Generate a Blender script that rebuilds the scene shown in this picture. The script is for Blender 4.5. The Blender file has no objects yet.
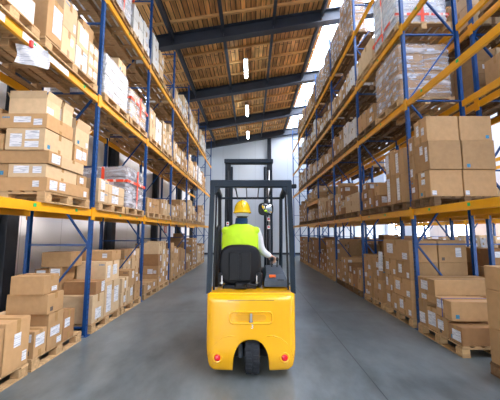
import bpy, math, random
from mathutils import Vector, Matrix
sc = bpy.context.scene
COL = sc.collection
PI = math.pi
rnd = random.Random(11)

# ------------------------------------------------------------------ materials
def nodes_of(name):
    m = bpy.data.materials.new(name); m.use_nodes = True
    nt = m.node_tree; nt.nodes.clear()
    out = nt.nodes.new('ShaderNodeOutputMaterial')
    return m, nt, out
def N(nt, t, **kw):
    n = nt.nodes.new(t)
    for k, v in kw.items():
        if k.startswith('_'): setattr(n, k[1:], v)
        else: n.inputs[k.replace('__', ' ')].default_value = v
    return n
def rgb(c): return (c[0], c[1], c[2], 1.0)
def pbr(name, col, rough=0.5, metal=0.0, spread=0.12, scale=8.0, bump=0.0, stretch=(1, 1, 1), coat=0.0, rand=0.0, detail=4.0):
    """principled material whose colour varies softly with object-space noise and, if rand, from object to object"""
    m, nt, out = nodes_of(name)
    b = N(nt, 'ShaderNodeBsdfPrincipled', Roughness=rough, Metallic=metal)
    b.inputs['Coat Weight'].default_value = coat
    b.inputs['Specular IOR Level'].default_value = .2 if rough > .68 else (.3 if max(col) < .05 else .5)
    tc = N(nt, 'ShaderNodeTexCoord'); mp = N(nt, 'ShaderNodeMapping'); mp.inputs['Scale'].default_value = stretch
    nz = N(nt, 'ShaderNodeTexNoise', Scale=scale, Detail=detail)
    nt.links.new(tc.outputs['Object'], mp.inputs['Vector']); nt.links.new(mp.outputs['Vector'], nz.inputs['Vector'])
    rp = N(nt, 'ShaderNodeValToRGB')
    rp.color_ramp.elements[0].position = 0.3; rp.color_ramp.elements[1].position = 0.7
    rp.color_ramp.elements[0].color = rgb([c * (1 - spread) for c in col]); rp.color_ramp.elements[1].color = rgb([min(1, c * (1 + spread)) for c in col])
    nt.links.new(nz.outputs['Fac'], rp.inputs['Fac'])
    last = rp.outputs['Color']
    if rand:
        oi = N(nt, 'ShaderNodeObjectInfo')
        mr = N(nt, 'ShaderNodeMapRange'); mr.inputs['To Min'].default_value = 1 - rand; mr.inputs['To Max'].default_value = 1 + rand
        nt.links.new(oi.outputs['Random'], mr.inputs['Value'])
        hs = N(nt, 'ShaderNodeHueSaturation'); nt.links.new(mr.outputs['Result'], hs.inputs['Value']); nt.links.new(last, hs.inputs['Color'])
        last = hs.outputs['Color']
    nt.links.new(last, b.inputs['Base Color'])
    if bump:
        bp = N(nt, 'ShaderNodeBump', Strength=bump, Distance=0.01); nt.links.new(nz.outputs['Fac'], bp.inputs['Height']); nt.links.new(bp.outputs['Normal'], b.inputs['Normal'])
    nt.links.new(b.outputs['BSDF'], out.inputs['Surface'])
    return m
def emis(name, col, st):
    m, nt, out = nodes_of(name); e = N(nt, 'ShaderNodeEmission', Color=rgb(col), Strength=st); nt.links.new(e.outputs[0], out.inputs['Surface']); return m

M = {}
M['kraft'] = pbr('kraft_board', (0.43, 0.258, 0.122), 0.8, spread=.07, scale=14, rand=.16)
M['kraft_dark'] = pbr('brown_board', (0.32, 0.17, 0.075), 0.8, spread=.07, scale=14, rand=.14)
M['kraft_light'] = pbr('pale_board', (0.58, 0.415, 0.245), 0.8, spread=.06, scale=14, rand=.1)
M['white_board'] = pbr('white_board', (0.66, 0.64, 0.60), 0.7, spread=.04, scale=10, rand=.06)
M['grey_board'] = pbr('grey_board', (0.30, 0.26, 0.26), 0.8, spread=.08, scale=10)
M['tape'] = pbr('packing_tape', (0.40, 0.24, 0.10), 0.25, spread=.08, scale=20)
M['ink_blue'] = pbr('blue_ink', (0.03, 0.20, 0.36), 0.6, spread=.3, scale=60)
M['ink_dark'] = pbr('dark_ink', (0.10, 0.08, 0.07), 0.7, spread=.3, scale=60)
M['pallet'] = pbr('pallet_pine', (0.48, 0.31, 0.155), 0.75, spread=.22, scale=5, stretch=(1, 6, 6), bump=.2, rand=.18)
M['pallet_old'] = pbr('weathered_pallet', (0.17, 0.10, 0.05), 0.8, spread=.25, scale=5, stretch=(1, 6, 6), bump=.2, rand=.2)
M['blue'] = pbr('rack_blue', (0.001, 0.052, 0.205), 0.5, spread=.12, scale=5)
M['yellow'] = pbr('rack_yellow', (0.76, 0.34, 0.003), 0.42, spread=.08, scale=3)
M['green'] = pbr('green_sticker', (0.01, 0.42, 0.12), 0.5)
M['paper'] = None
M['steel_dark'] = pbr('dark_steel', (0.030, 0.037, 0.052), 0.5, spread=.15, scale=3)
M['steel_black'] = pbr('black_steel', (0.012, 0.014, 0.018), 0.45, spread=.2)
M['guard'] = pbr('slate_paint', (0.007, 0.016, 0.027), 0.45, spread=.1)
M['fork_yellow'] = pbr('truck_yellow', (0.93, 0.46, 0.006), 0.24, spread=.03, scale=2, coat=.35)
M['fork_yellow_shaded'] = pbr('truck_yellow_shaded', (0.78, 0.36, 0.006), 0.4, spread=.05)  # truck yellow with the shade of recessed spots put into the colour
M['black_plastic'] = pbr('black_plastic', (0.006, 0.007, 0.009), 0.5, spread=.2, scale=30)
M['vinyl'] = pbr('black_vinyl', (0.004, 0.0045, 0.007), 0.5, spread=.25, scale=30)
M['grey_plastic'] = pbr('grey_plastic', (0.10, 0.13, 0.17), 0.45, spread=.15, scale=20)
M['rubber'] = pbr('tyre_rubber', (0.022, 0.024, 0.028), 0.7, spread=.3, scale=12, bump=.3)
M['chrome'] = pbr('bare_metal', (0.62, 0.63, 0.65), 0.28, metal=1.0, spread=.05)
M['red'] = pbr('red_lens', (0.75, 0.01, 0.015), 0.2, spread=.1, coat=.5)
M['red_paint'] = pbr('red_paint', (0.65, 0.03, 0.02), 0.35, spread=.1)
M['orange'] = pbr('orange_plastic', (0.9, 0.16, 0.02), 0.4)
M['skin'] = pbr('skin', (0.62, 0.36, 0.26), 0.5, spread=.08, scale=25)
M['glove'] = pbr('tan_glove', (0.62, 0.45, 0.34), 0.7)
M['vest'] = pbr('hi_vis_fabric', (0.62, 0.95, 0.015), 0.65, spread=.06, scale=14, bump=.5)
M['shirt'] = pbr('white_shirt', (0.74, 0.76, 0.80), 0.8, spread=.05, scale=16, bump=.5)
M['navy'] = pbr('navy_fabric', (0.012, 0.045, 0.11), 0.8, spread=.2, scale=20, bump=.4)
M['helmet'] = pbr('yellow_helmet', (0.95, 0.60, 0.01), 0.22, spread=.03, coat=.4)
M['strap'] = pbr('grey_webbing', (0.55, 0.58, 0.62), 0.6)
M['hair'] = pbr('dark_hair', (0.05, 0.035, 0.025), 0.7, spread=.3, scale=60)
M['mirror'] = pbr('mirror_glass', (0.85, 0.87, 0.88), 0.03, metal=1.0, spread=.01)
M['white_paint'] = pbr('white_paint', (0.80, 0.80, 0.80), 0.5, spread=.03)
M['dark_col'] = pbr('dark_column_paint', (0.030, 0.035, 0.045), 0.5, spread=.15)
M['wood_batten'] = pbr('batten_wood', (0.72, 0.42, 0.17), 0.7, spread=.2, scale=3, stretch=(1, 8, 8))
M['lamp'] = emis('lamp_tube', (0.80, 0.93, 1.0), 22.0)
M['lamp_case'] = pbr('lamp_case', (0.7, 0.7, 0.7), 0.4)
M['blue_strap'] = pbr('blue_strap', (0.02, 0.04, 0.30), 0.4)

def label_mat(name, base, ink, sx, sy):
    m, nt, out = nodes_of(name)
    b = N(nt, 'ShaderNodeBsdfPrincipled', Roughness=.5)
    tc = N(nt, 'ShaderNodeTexCoord'); mp = N(nt, 'ShaderNodeMapping'); mp.inputs['Scale'].default_value = (sx, sx, sy)
    nz = N(nt, 'ShaderNodeTexNoise', Scale=1.0, Detail=1.0)
    nt.links.new(tc.outputs['Object'], mp.inputs['Vector']); nt.links.new(mp.outputs['Vector'], nz.inputs['Vector'])
    rp = N(nt, 'ShaderNodeValToRGB'); rp.color_ramp.elements[0].position = .40; rp.color_ramp.elements[1].position = .47
    rp.color_ramp.elements[0].color = rgb(ink); rp.color_ramp.elements[1].color = rgb(base)
    nt.links.new(nz.outputs['Fac'], rp.inputs['Fac']); nt.links.new(rp.outputs['Color'], b.inputs['Base Color']); nt.links.new(b.outputs['BSDF'], out.inputs['Surface'])
    return m
M['paper'] = label_mat('printed_label', (0.70, 0.71, 0.74), (0.34, 0.37, 0.44), 9, 150)
M['red_tape'] = label_mat('warning_tape', (0.85, 0.07, 0.02), (0.82, 0.75, 0.70), 9, 3)

def film_mat():
    m, nt, out = nodes_of('stretch_film')
    tc = N(nt, 'ShaderNodeTexCoord'); mp = N(nt, 'ShaderNodeMapping'); mp.inputs['Scale'].default_value = (1.2, 1.2, 5.0); mp.inputs['Rotation'].default_value = (.3, .25, 0)
    nz = N(nt, 'ShaderNodeTexNoise', Scale=2.2, Detail=5.0, Distortion=.8)
    nt.links.new(tc.outputs['Object'], mp.inputs['Vector']); nt.links.new(mp.outputs['Vector'], nz.inputs['Vector'])
    bp = N(nt, 'ShaderNodeBump', Strength=.9, Distance=.05); nt.links.new(nz.outputs['Fac'], bp.inputs['Height'])
    gl = N(nt, 'ShaderNodeBsdfPrincipled', Roughness=.16); gl.inputs['Base Color'].default_value = (.80, .82, .86, 1)
    nt.links.new(bp.outputs['Normal'], gl.inputs['Normal'])
    tr = N(nt, 'ShaderNodeBsdfTransparent'); tr.inputs['Color'].default_value = (.96, .97, 1, 1)
    mr = N(nt, 'ShaderNodeMapRange'); mr.inputs['From Min'].default_value = .42; mr.inputs['From Max'].default_value = .64; mr.inputs['To Min'].default_value = .08; mr.inputs['To Max'].default_value = .55
    nt.links.new(nz.outputs['Fac'], mr.inputs['Value'])
    mx = N(nt, 'ShaderNodeMixShader'); nt.links.new(mr.outputs['Result'], mx.inputs['Fac']); nt.links.new(tr.outputs[0], mx.inputs[1]); nt.links.new(gl.outputs[0], mx.inputs[2])
    nt.links.new(mx.outputs[0], out.inputs['Surface']); return m
M['film'] = film_mat()
def glass_mat(name, tint, fac):
    m, nt, out = nodes_of(name)
    tr = N(nt, 'ShaderNodeBsdfTransparent'); tr.inputs['Color'].default_value = rgb(tint)
    gl = N(nt, 'ShaderNodeBsdfGlossy', Roughness=.1)
    mx = N(nt, 'ShaderNodeMixShader', Fac=fac); nt.links.new(tr.outputs[0], mx.inputs[1]); nt.links.new(gl.outputs[0], mx.inputs[2]); nt.links.new(mx.outputs[0], out.inputs['Surface']); return m
M['glass'] = glass_mat('clear_roof_panel', (.95, .97, 1.0), .06)

def floor_mat():
    m, nt, out = nodes_of('polished_concrete')
    b = N(nt, 'ShaderNodeBsdfPrincipled'); b.inputs['Coat Weight'].default_value = .15; b.inputs['Coat Roughness'].default_value = .25
    tc = N(nt, 'ShaderNodeTexCoord')
    n1 = N(nt, 'ShaderNodeTexNoise', Scale=.55, Detail=8.0, Roughness=.62, Distortion=.4); n2 = N(nt, 'ShaderNodeTexNoise', Scale=4.0, Detail=7.0, Roughness=.62)
    mp = N(nt, 'ShaderNodeMapping'); mp.inputs['Scale'].default_value = (1, .45, 1); mp.inputs['Rotation'].default_value = (0, 0, .5)
    nt.links.new(tc.outputs['Object'], n1.inputs['Vector']); nt.links.new(tc.outputs['Object'], mp.inputs['Vector']); nt.links.new(mp.outputs['Vector'], n2.inputs['Vector'])
    mx = N(nt, 'ShaderNodeMix', _data_type='FLOAT', Factor=.38); nt.links.new(n1.outputs['Fac'], mx.inputs[2]); nt.links.new(n2.outputs['Fac'], mx.inputs[3])
    rp = N(nt, 'ShaderNodeValToRGB'); e = rp.color_ramp.elements
    e[0].position = .35; e[0].color = (.068, .085, .088, 1); e[1].position = .63; e[1].color = (.205, .238, .245, 1)
    nt.links.new(mx.outputs[0], rp.inputs['Fac'])
    # saw cut joints: one at x = 1.27 and its neighbours each 5.2 m, cross cuts each 6 m
    sx = N(nt, 'ShaderNodeSeparateXYZ'); nt.links.new(tc.outputs['Object'], sx.inputs[0])
    def joint(sock, off, per, w):
        a = N(nt, 'ShaderNodeMath', _operation='SUBTRACT'); a.inputs[1].default_value = off; nt.links.new(sock, a.inputs[0])
        d = N(nt, 'ShaderNodeMath', _operation='PINGPONG'); d.inputs[1].default_value = per / 2; nt.links.new(a.outputs[0], d.inputs[0])
        l = N(nt, 'ShaderNodeMath', _operation='LESS_THAN'); l.inputs[1].default_value = w; nt.links.new(d.outputs[0], l.inputs[0]); return l.outputs[0]
    j = N(nt, 'ShaderNodeMath', _operation='MAXIMUM'); nt.links.new(joint(sx.outputs[0], 1.27, 5.2, .006), j.inputs[0]); nt.links.new(joint(sx.outputs[1], 5.9, 6.0, .008), j.inputs[1])
    jm = N(nt, 'ShaderNodeMix', _data_type='RGBA'); nt.links.new(j.outputs[0], jm.inputs[0]); nt.links.new(rp.outputs['Color'], jm.inputs[6]); jm.inputs[7].default_value = (.035, .04, .045, 1)
    nt.links.new(jm.outputs[2], b.inputs['Base Color'])
    mr = N(nt, 'ShaderNodeMapRange'); mr.inputs['To Min'].default_value = .20; mr.inputs['To Max'].default_value = .46
    nt.links.new(mx.outputs[0], mr.inputs['Value']); nt.links.new(mr.outputs['Result'], b.inputs['Roughness'])
    bp = N(nt, 'ShaderNodeBump', Strength=.02, Distance=.01); nt.links.new(n2.outputs['Fac'], bp.inputs['Height']); nt.links.new(bp.outputs['Normal'], b.inputs['Normal'])
    nt.links.new(b.outputs['BSDF'], out.inputs['Surface']); return m
M['floor'] = floor_mat()
def plank_mat():
    m, nt, out = nodes_of('roof_planks')
    b = N(nt, 'ShaderNodeBsdfPrincipled', Roughness=.7)
    tc = N(nt, 'ShaderNodeTexCoord'); mp = N(nt, 'ShaderNodeMapping'); mp.inputs['Rotation'].default_value = (0, 0, PI / 2)
    br = N(nt, 'ShaderNodeTexBrick', Scale=1.0, Mortar__Size=.014, Bias=0.0); br.inputs['Brick Width'].default_value = 2.1; br.inputs['Row Height'].default_value = .155
    br.inputs['Color1'].default_value = (.95, .52, .17, 1); br.inputs['Color2'].default_value = (.52, .24, .075, 1); br.inputs['Mortar'].default_value = (.045, .03, .02, 1)
    br.offset = .37
    nt.links.new(tc.outputs['Object'], mp.inputs['Vector']); nt.links.new(mp.outputs['Vector'], br.inputs['Vector'])
    nz = N(nt, 'ShaderNodeTexNoise', Scale=2.2, Detail=6.0); m2 = N(nt, 'ShaderNodeMapping'); m2.inputs['Scale'].default_value = (6, .8, 1)
    nt.links.new(tc.outputs['Object'], m2.inputs['Vector']); nt.links.new(m2.outputs['Vector'], nz.inputs['Vector'])
    mr = N(nt, 'ShaderNodeMapRange'); mr.inputs['From Min'].default_value = .3; mr.inputs['From Max'].default_value = .7; mr.inputs['To Min'].default_value = .5; mr.inputs['To Max'].default_value = 1.3; nt.links.new(nz.outputs['Fac'], mr.inputs['Value'])
    hs = N(nt, 'ShaderNodeHueSaturation'); nt.links.new(br.outputs['Color'], hs.inputs['Color']); nt.links.new(mr.outputs['Result'], hs.inputs['Value'])
    nt.links.new(hs.outputs['Color'], b.inputs['Base Color']); nt.links.new(b.outputs['BSDF'], out.inputs['Surface']); return m
M['planks'] = plank_mat()
def panel_mat(name, col, per=1.0):
    m, nt, out = nodes_of(name)
    b = N(nt, 'ShaderNodeBsdfPrincipled', Roughness=.45)
    tc = N(nt, 'ShaderNodeTexCoord'); br = N(nt, 'ShaderNodeTexBrick', Scale=1.0, Mortar__Size=.006)
    br.inputs['Brick Width'].default_value = per; br.inputs['Row Height'].default_value = 30; br.offset = 0
    br.inputs['Color1'].default_value = rgb(col); br.inputs['Color2'].default_value = rgb([c * .96 for c in col]); br.inputs['Mortar'].default_value = rgb([c * .55 for c in col])
    cb = N(nt, 'ShaderNodeCombineXYZ'); sp = N(nt, 'ShaderNodeSeparateXYZ'); ad = N(nt, 'ShaderNodeMath', _operation='ADD')
    nt.links.new(tc.outputs['Object'], sp.inputs[0]); nt.links.new(sp.outputs[0], ad.inputs[0]); nt.links.new(sp.outputs[1], ad.inputs[1]); nt.links.new(ad.outputs[0], cb.inputs[0]); nt.links.new(sp.outputs[2], cb.inputs[1])
    nt.links.new(cb.outputs[0], br.inputs['Vector']); nt.links.new(br.outputs['Color'], b.inputs['Base Color']); nt.links.new(b.outputs['BSDF'], out.inputs['Surface']); return m
M['wall'] = panel_mat('wall_panels', (.54, .59, .64), 1.15)
M['wall_side'] = panel_mat('side_wall_panels', (.84, .84, .86), 1.15)

# ------------------------------------------------------------------ mesh builder
class MB:
    def __init__(s): s.v = []; s.f = []; s.mi = []; s.mats = []
    def mat(s, m):
        if m not in s.mats: s.mats.append(m)
        return s.mats.index(m)
    def add(s, vs, fs, m, mtx=None):
        b = len(s.v); i = s.mat(m)
        for v in vs:
            v = Vector(v)
            s.v.append(tuple(mtx @ v) if mtx is not None else tuple(v))
        for f in fs: s.f.append([b + k for k in f]); s.mi.append(i)
    def box(s, x0, x1, y0, y1, z0, z1, m, bev=0.0, mtx=None):
        if bev <= 0:
            vs = [(x0, y0, z0), (x1, y0, z0), (x1, y1, z0), (x0, y1, z0), (x0, y0, z1), (x1, y0, z1), (x1, y1, z1), (x0, y1, z1)]
            s.add(vs, [(0, 3, 2, 1), (4, 5, 6, 7), (0, 1, 5, 4), (1, 2, 6, 5), (2, 3, 7, 6), (3, 0, 4, 7)], m, mtx); return
        X = (x0, x1); Y = (y0, y1); Z = (z0, z1); vs = []; idx = {}
        for i in (0, 1):
            for j in (0, 1):
                for k in (0, 1):
                    sx, sy, sz = (1, -1)[i], (1, -1)[j], (1, -1)[k]
                    idx[i, j, k, 'x'] = len(vs); vs.append((X[i], Y[j] + sy * bev, Z[k] + sz * bev))
                    idx[i, j, k, 'y'] = len(vs); vs.append((X[i] + sx * bev, Y[j], Z[k] + sz * bev))
                    idx[i, j, k, 'z'] = len(vs); vs.append((X[i] + sx * bev, Y[j] + sy * bev, Z[k]))
        fs = []
        def q(l, flip): fs.append(l[::-1] if flip else l)
        for i in (0, 1): q([idx[i, 0, 0, 'x'], idx[i, 1, 0, 'x'], idx[i, 1, 1, 'x'], idx[i, 0, 1, 'x']], i == 0)
        for j in (0, 1): q([idx[0, j, 0, 'y'], idx[0, j, 1, 'y'], idx[1, j, 1, 'y'], idx[1, j, 0, 'y']], j == 0)
        for k in (0, 1): q([idx[0, 0, k, 'z'], idx[1, 0, k, 'z'], idx[1, 1, k, 'z'], idx[0, 1, k, 'z']], k == 0)
        for i in (0, 1):
            for j in (0, 1): q([idx[i, j, 0, 'x'], idx[i, j, 1, 'x'], idx[i, j, 1, 'y'], idx[i, j, 0, 'y']], (i + j) % 2 == 1)
            for k in (0, 1): q([idx[i, 0, k, 'x'], idx[i, 0, k, 'z'], idx[i, 1, k, 'z'], idx[i, 1, k, 'x']], (i + k) % 2 == 1)
        for j in (0, 1):
            for k in (0, 1): q([idx[0, j, k, 'y'], idx[1, j, k, 'y'], idx[1, j, k, 'z'], idx[0, j, k, 'z']], (j + k) % 2 == 1)
        for key in [(i, j, k) for i in (0, 1) for j in (0, 1) for k in (0, 1)]:
            q([idx[key + ('x',)], idx[key + ('y',)], idx[key + ('z',)]], sum(key) % 2 == 1)
        s.add(vs, fs, m, mtx)
    def bar(s, a, b, w, h, m):
        a = Vector(a); b = Vector(b); d = b - a; L = d.length
        mt = Matrix.Translation(a) @ d.to_track_quat('Z', 'Y').to_matrix().to_4x4()
        s.box(-w / 2, w / 2, -h / 2, h / 2, 0, L, m, 0, mt)
    def rings(s, rings, m, cap=True, closed=False):
        n = len(rings[0]); vs = [p for r in rings for p in r]; fs = []
        R = len(rings)
        for i in range(R - 1 + (1 if closed else 0)):
            a = i * n; b = ((i + 1) % R) * n
            for k in range(n):
                k2 = (k + 1) % n; fs.append((a + k, a + k2, b + k2, b + k))
        if cap and not closed: fs.append(tuple(range(n))[::-1]); fs.append(tuple((R - 1) * n + k for k in range(n)))
        s.add(vs, fs, m)
    def tube(s, pts, r, m, n=10, cap=True):
        pts = [Vector(p) for p in pts]; rs = r if isinstance(r, (list, tuple)) else [r] * len(pts); rings = []
        up = None
        for i, p in enumerate(pts):
            t = (pts[min(i + 1, len(pts) - 1)] - pts[max(i - 1, 0)]).normalized()
            if up is None: up = Vector((0, 0, 1)) if abs(t.z) < .9 else Vector((0, 1, 0))
            u = (up - t * up.dot(t)).normalized(); up = u; w = t.cross(u)
            rings.append([tuple(p + (u * math.cos(2 * PI * k / n) + w * math.sin(2 * PI * k / n)) * rs[i]) for k in range(n)])
        s.rings(rings, m, cap)
    def lathe(s, prof, m, mtx, n=24):
        """prof: (radius, height) pairs turned about local Z"""
        rings = [[tuple(mtx @ Vector((r * math.cos(2 * PI * k / n), r * math.sin(2 * PI * k / n), h))) for k in range(n)] for r, h in prof]
        s.rings(rings, m, True)
    def ell(s, c, r, m, n=16, k=10, mtx=None):
        vs = []; fs = []
        for i in range(k + 1):
            a = PI * i / k
            for j in range(n):
                b = 2 * PI * j / n
                vs.append((c[0] + r[0] * max(math.sin(a), 1e-3) * math.cos(b), c[1] + r[1] * max(math.sin(a), 1e-3) * math.sin(b), c[2] + r[2] * math.cos(a)))
        for i in range(k):
            for j in range(n): fs.append((i * n + j, (i + 1) * n + j, (i + 1) * n + (j + 1) % n, i * n + (j + 1) % n))
        s.add(vs, fs, m, mtx)
    def mesh(s, name, smooth=False):
        me = bpy.data.meshes.new(name); me.from_pydata(s.v, [], s.f)
        for m in s.mats: me.materials.append(m)
        for p, i in zip(me.polygons, s.mi): p.material_index = i; p.use_smooth = smooth
        me.update(); return me
    def build(s, name, parent=None, smooth=False, label=None):
        """vertices are given in world space; a parent that is an unrotated Empty or mesh only shifts them"""
        if parent is not None:
            o_ = origin(parent); s.v = [(v[0] - o_.x, v[1] - o_.y, v[2] - o_.z) for v in s.v]
        o = bpy.data.objects.new(name, s.mesh(name, smooth)); COL.objects.link(o)
        if parent is not None: o.parent = parent
        if label: o['label'] = label
        return o
def origin(o):
    v = Vector(o.location); p = o.parent
    while p is not None: v += p.location; p = p.parent
    return v
def empty(name, loc, label, cat, group=None, rz=0):
    o = bpy.data.objects.new(name, None); COL.objects.link(o); o.location = loc; o.rotation_euler.z = rz; o.empty_display_size = .1
    return tag(o, label, cat, group)
def tag(o, label=None, cat=None, group=None, kind=None):
    if label: o['label'] = label
    if cat: o['category'] = cat
    if group: o['group'] = group
    if kind: o['kind'] = kind
    return o
def struct(mb, name, label=None):
    o = mb.build(name); o['kind'] = 'structure'
    if label: o['label'] = label
    return o

# ------------------------------------------------------------------ the hall
YB, YE, XL, XR = -7.0, 20.4, -4.2, 9.4
def roof_z(x): return 8.5 + .171 * x
b = MB(); b.box(XL - .2, XR + .2, YB, YE + .2, -.2, 0, M['floor']); struct(b, 'floor', 'polished grey concrete floor of the aisle')
SK0, SK1 = 2.60, 6.0
def slope_box(b, x0, x1, y0, y1, d0, d1, m):
    """box lying along the roof slope, from d0 to d1 below/above the roof plane"""
    vs = []
    for d in (d0, d1):
        for (x, y) in ((x0, y0), (x1, y0), (x1, y1), (x0, y1)): vs.append((x, y, roof_z(x) + d))
    b.add(vs, [(0, 3, 2, 1), (4, 5, 6, 7), (0, 1, 5, 4), (1, 2, 6, 5), (2, 3, 7, 6), (3, 0, 4, 7)], m)
b = MB()
slope_box(b, XL - .2, SK0, YB, YE + .2, 0, .1, M['planks']); slope_box(b, SK1, XR + .2, YB, YE + .2, 0, .1, M['planks'])
struct(b, 'ceiling', 'orange brown plank roof')
b = MB(); slope_box(b, SK0 + .01, SK1 - .01, YB, YE + .2, .03, .045, M['glass']); struct(b, 'window_1', 'long clear strip of roof skylight')
b = MB(); b.box(XL - .2, XR + .2, YE, YE + .2, 0, 6.5, M['wall'])
b.add([(XL - .2, YE, 6.5), (XR + .2, YE, 6.5), (XR + .2, YE, roof_z(XR + .2) - .005), (XL - .2, YE, roof_z(XL - .2) - .005)], [(0, 1, 2, 3)], M['wall']); struct(b, 'wall_end', 'pale grey panelled end wall')
b = MB(); b.box(XL - .2, XL, YB, YE, 0, 6.6, M['wall_side']); b.box(XL - .2, XL, YB, YE, 7.05, roof_z(XL) - .01, M['wall_side'])
for y in (YB, .2, 7.4, 14.6, YE - .3): b.box(XL - .2, XL, y, y + .3, 6.6, 7.05, M['wall_side'])
b2 = MB(); b2.box(XL - .11, XL - .1, YB + .01, YE - .01, 6.61, 7.04, M['glass']); struct(b2, 'added_window_3', 'added glazed band high in the left wall')  # glazed band added to brighten the upper left wall
struct(b, 'wall_left', 'white panelled left wall')
b = MB(); zt_ = 3.3
b.box(XL - .2, -3.9, YB - .2, YB, 0, roof_z(XL) - .6, M['wall_side']); b.box(-1.4, XR + .2, YB - .2, YB, 0, 6.5, M['wall_side']); b.box(-3.9, -1.4, YB - .2, YB, zt_, 6.5, M['wall_side'])
b.add([(XL - .2, YB, 6.5), (XR + .2, YB, 6.5), (XR + .2, YB, roof_z(XR + .2) - .005), (XL - .2, YB, roof_z(XL - .2) - .005)], [(3, 2, 1, 0)], M['wall_side']); struct(b, 'wall_back', 'white wall behind the camera with an open loading door')
# right wall with a long glazed band
b = MB(); b.box(XR, XR + .2, YB, YE, 0, .9, M['wall_side']); b.box(XR, XR + .2, YB, YE, 2.6, roof_z(XR) - .01, M['wall_side'])
y = YB
while y < YE - .1:
    for z0, z1 in ((.9, 2.6),): b.box(XR, XR + .2, y, y + 1.5, z0, z1, M['wall_side'])
    y += 3.0
struct(b, 'wall_right', 'white right wall with window band')
b = MB(); b.box(XR + .09, XR + .1, YB + .01, YE - .01, .91, 2.59, M['glass']); struct(b, 'window_2', 'glazed window band behind the racks')
k = 0  # numbered building frame: steel girders, purlins, columns and wooden battens
for y in (-6.37, -2.54, 1.29, 5.12, 8.95, 12.78, 16.6, 20.2):
    k += 1; b = MB()
    slope_box(b, XL + .02, XR - .02, y - .13, y + .13, -.52, -.49, M['steel_dark']); slope_box(b, XL + .02, XR - .02, y - .13, y + .13, -.12, -.09, M['steel_dark'])
    slope_box(b, XL + .02, XR - .02, y - .02, y + .02, -.49, -.12, M['steel_dark'])
    for x in (-2.54, -.91, .74, 2.33): slope_box(b, x - .012, x + .012, y - .12, y + .12, -.49, -.12, M['steel_dark'])
    struct(b, 'frame_member_%d' % k, 'dark steel roof girder')
for x in (-4.0, -2.54, -.91, .74, 2.33, 6.1, 7.7):
    k += 1; b = MB()
    slope_box(b, x - .04, x + .04, YB, YE, -.34, -.32, M['steel_dark']); slope_box(b, x - .01, x + .01, YB, YE, -.32, -.075, M['steel_dark']); slope_box(b, x - .04, x + .04, YB, YE, -.09, -.075, M['steel_dark'])
    struct(b, 'frame_member_%d' % k, 'dark steel purlin along the roof')
y = YB + .3
while y < YE:
    k += 1; b = MB(); slope_box(b, XL + .02, SK0, y - .04, y + .04, -.075, 0, M['wood_batten']); slope_box(b, SK1, XR - .02, y - .04, y + .04, -.075, 0, M['wood_batten'])
    struct(b, 'frame_member_%d' % k, 'wooden batten under the roof planks'); y += .89
for y in (1.29, 4.9, 8.5, 12.4, 16.6, 20.1):
    k += 1; b = MB(); b.box(XL + .005, XL + .03, y - .12, y + .12, 0, roof_z(XL) - .55, M['dark_col']); b.box(XL + .03, XL + .2, y - .015, y + .015, 0, roof_z(XL) - .55, M['dark_col']); b.box(XL + .2, XL + .225, y - .12, y + .12, 0, roof_z(XL) - .55, M['dark_col'])
    struct(b, 'frame_member_%d' % k, 'dark steel column by the left wall')
k += 1; b = MB(); b.box(1.17, 1.19, YE - .19, YE - .01, 0, roof_z(1.3) - .12, M['dark_col']); b.box(1.19, 1.41, YE - .11, YE - .09, 0, roof_z(1.3) - .12, M['dark_col']); b.box(1.41, 1.43, YE - .19, YE - .01, 0, roof_z(1.3) - .12, M['dark_col'])
struct(b, 'frame_member_%d' % k, 'dark steel post on the end wall')
b = MB(); b.box(XL + .01, XR - .01, YE - .03, YE - .005, 0, .14, M['dark_col']); struct(b, 'baseboard_end')

# lamps hung from the roof
for i, y in enumerate((2.5, 6.2, 10.9, 14.9, 18.8)):
    if y < 9: where = ('nearest the camera', 'second from the camera')[i]
    else: where = ('largest of the three seen above the forklift', 'middle one of the three above the forklift', 'smallest and farthest, close to the end wall')[i - 2]
    t = empty('ceiling_lamp', (-.2, y, 7.95), 'long bright white tube lamp under the roof, ' + where, 'ceiling lamp', 'tube lamps under the roof')
    b = MB(); b.box(-.28, -.12, y - .62, y + .62, 7.98, 8.03, M['lamp_case'], .01); b.build('lamp_housing', t)
    b = MB(); b.tube([(-.2, y - .56, 7.93), (-.2, y + .56, 7.93)], .062, M['lamp'], 12); b.build('lamp_tube', t)
    for dy in (-.5, .5):
        b = MB(); b.tube([(-.2, y + dy, 8.03), (-.2, y + dy, roof_z(-.2) - .0)], .008, M['steel_black'], 6); b.build('hanging_rod', t)

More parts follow.
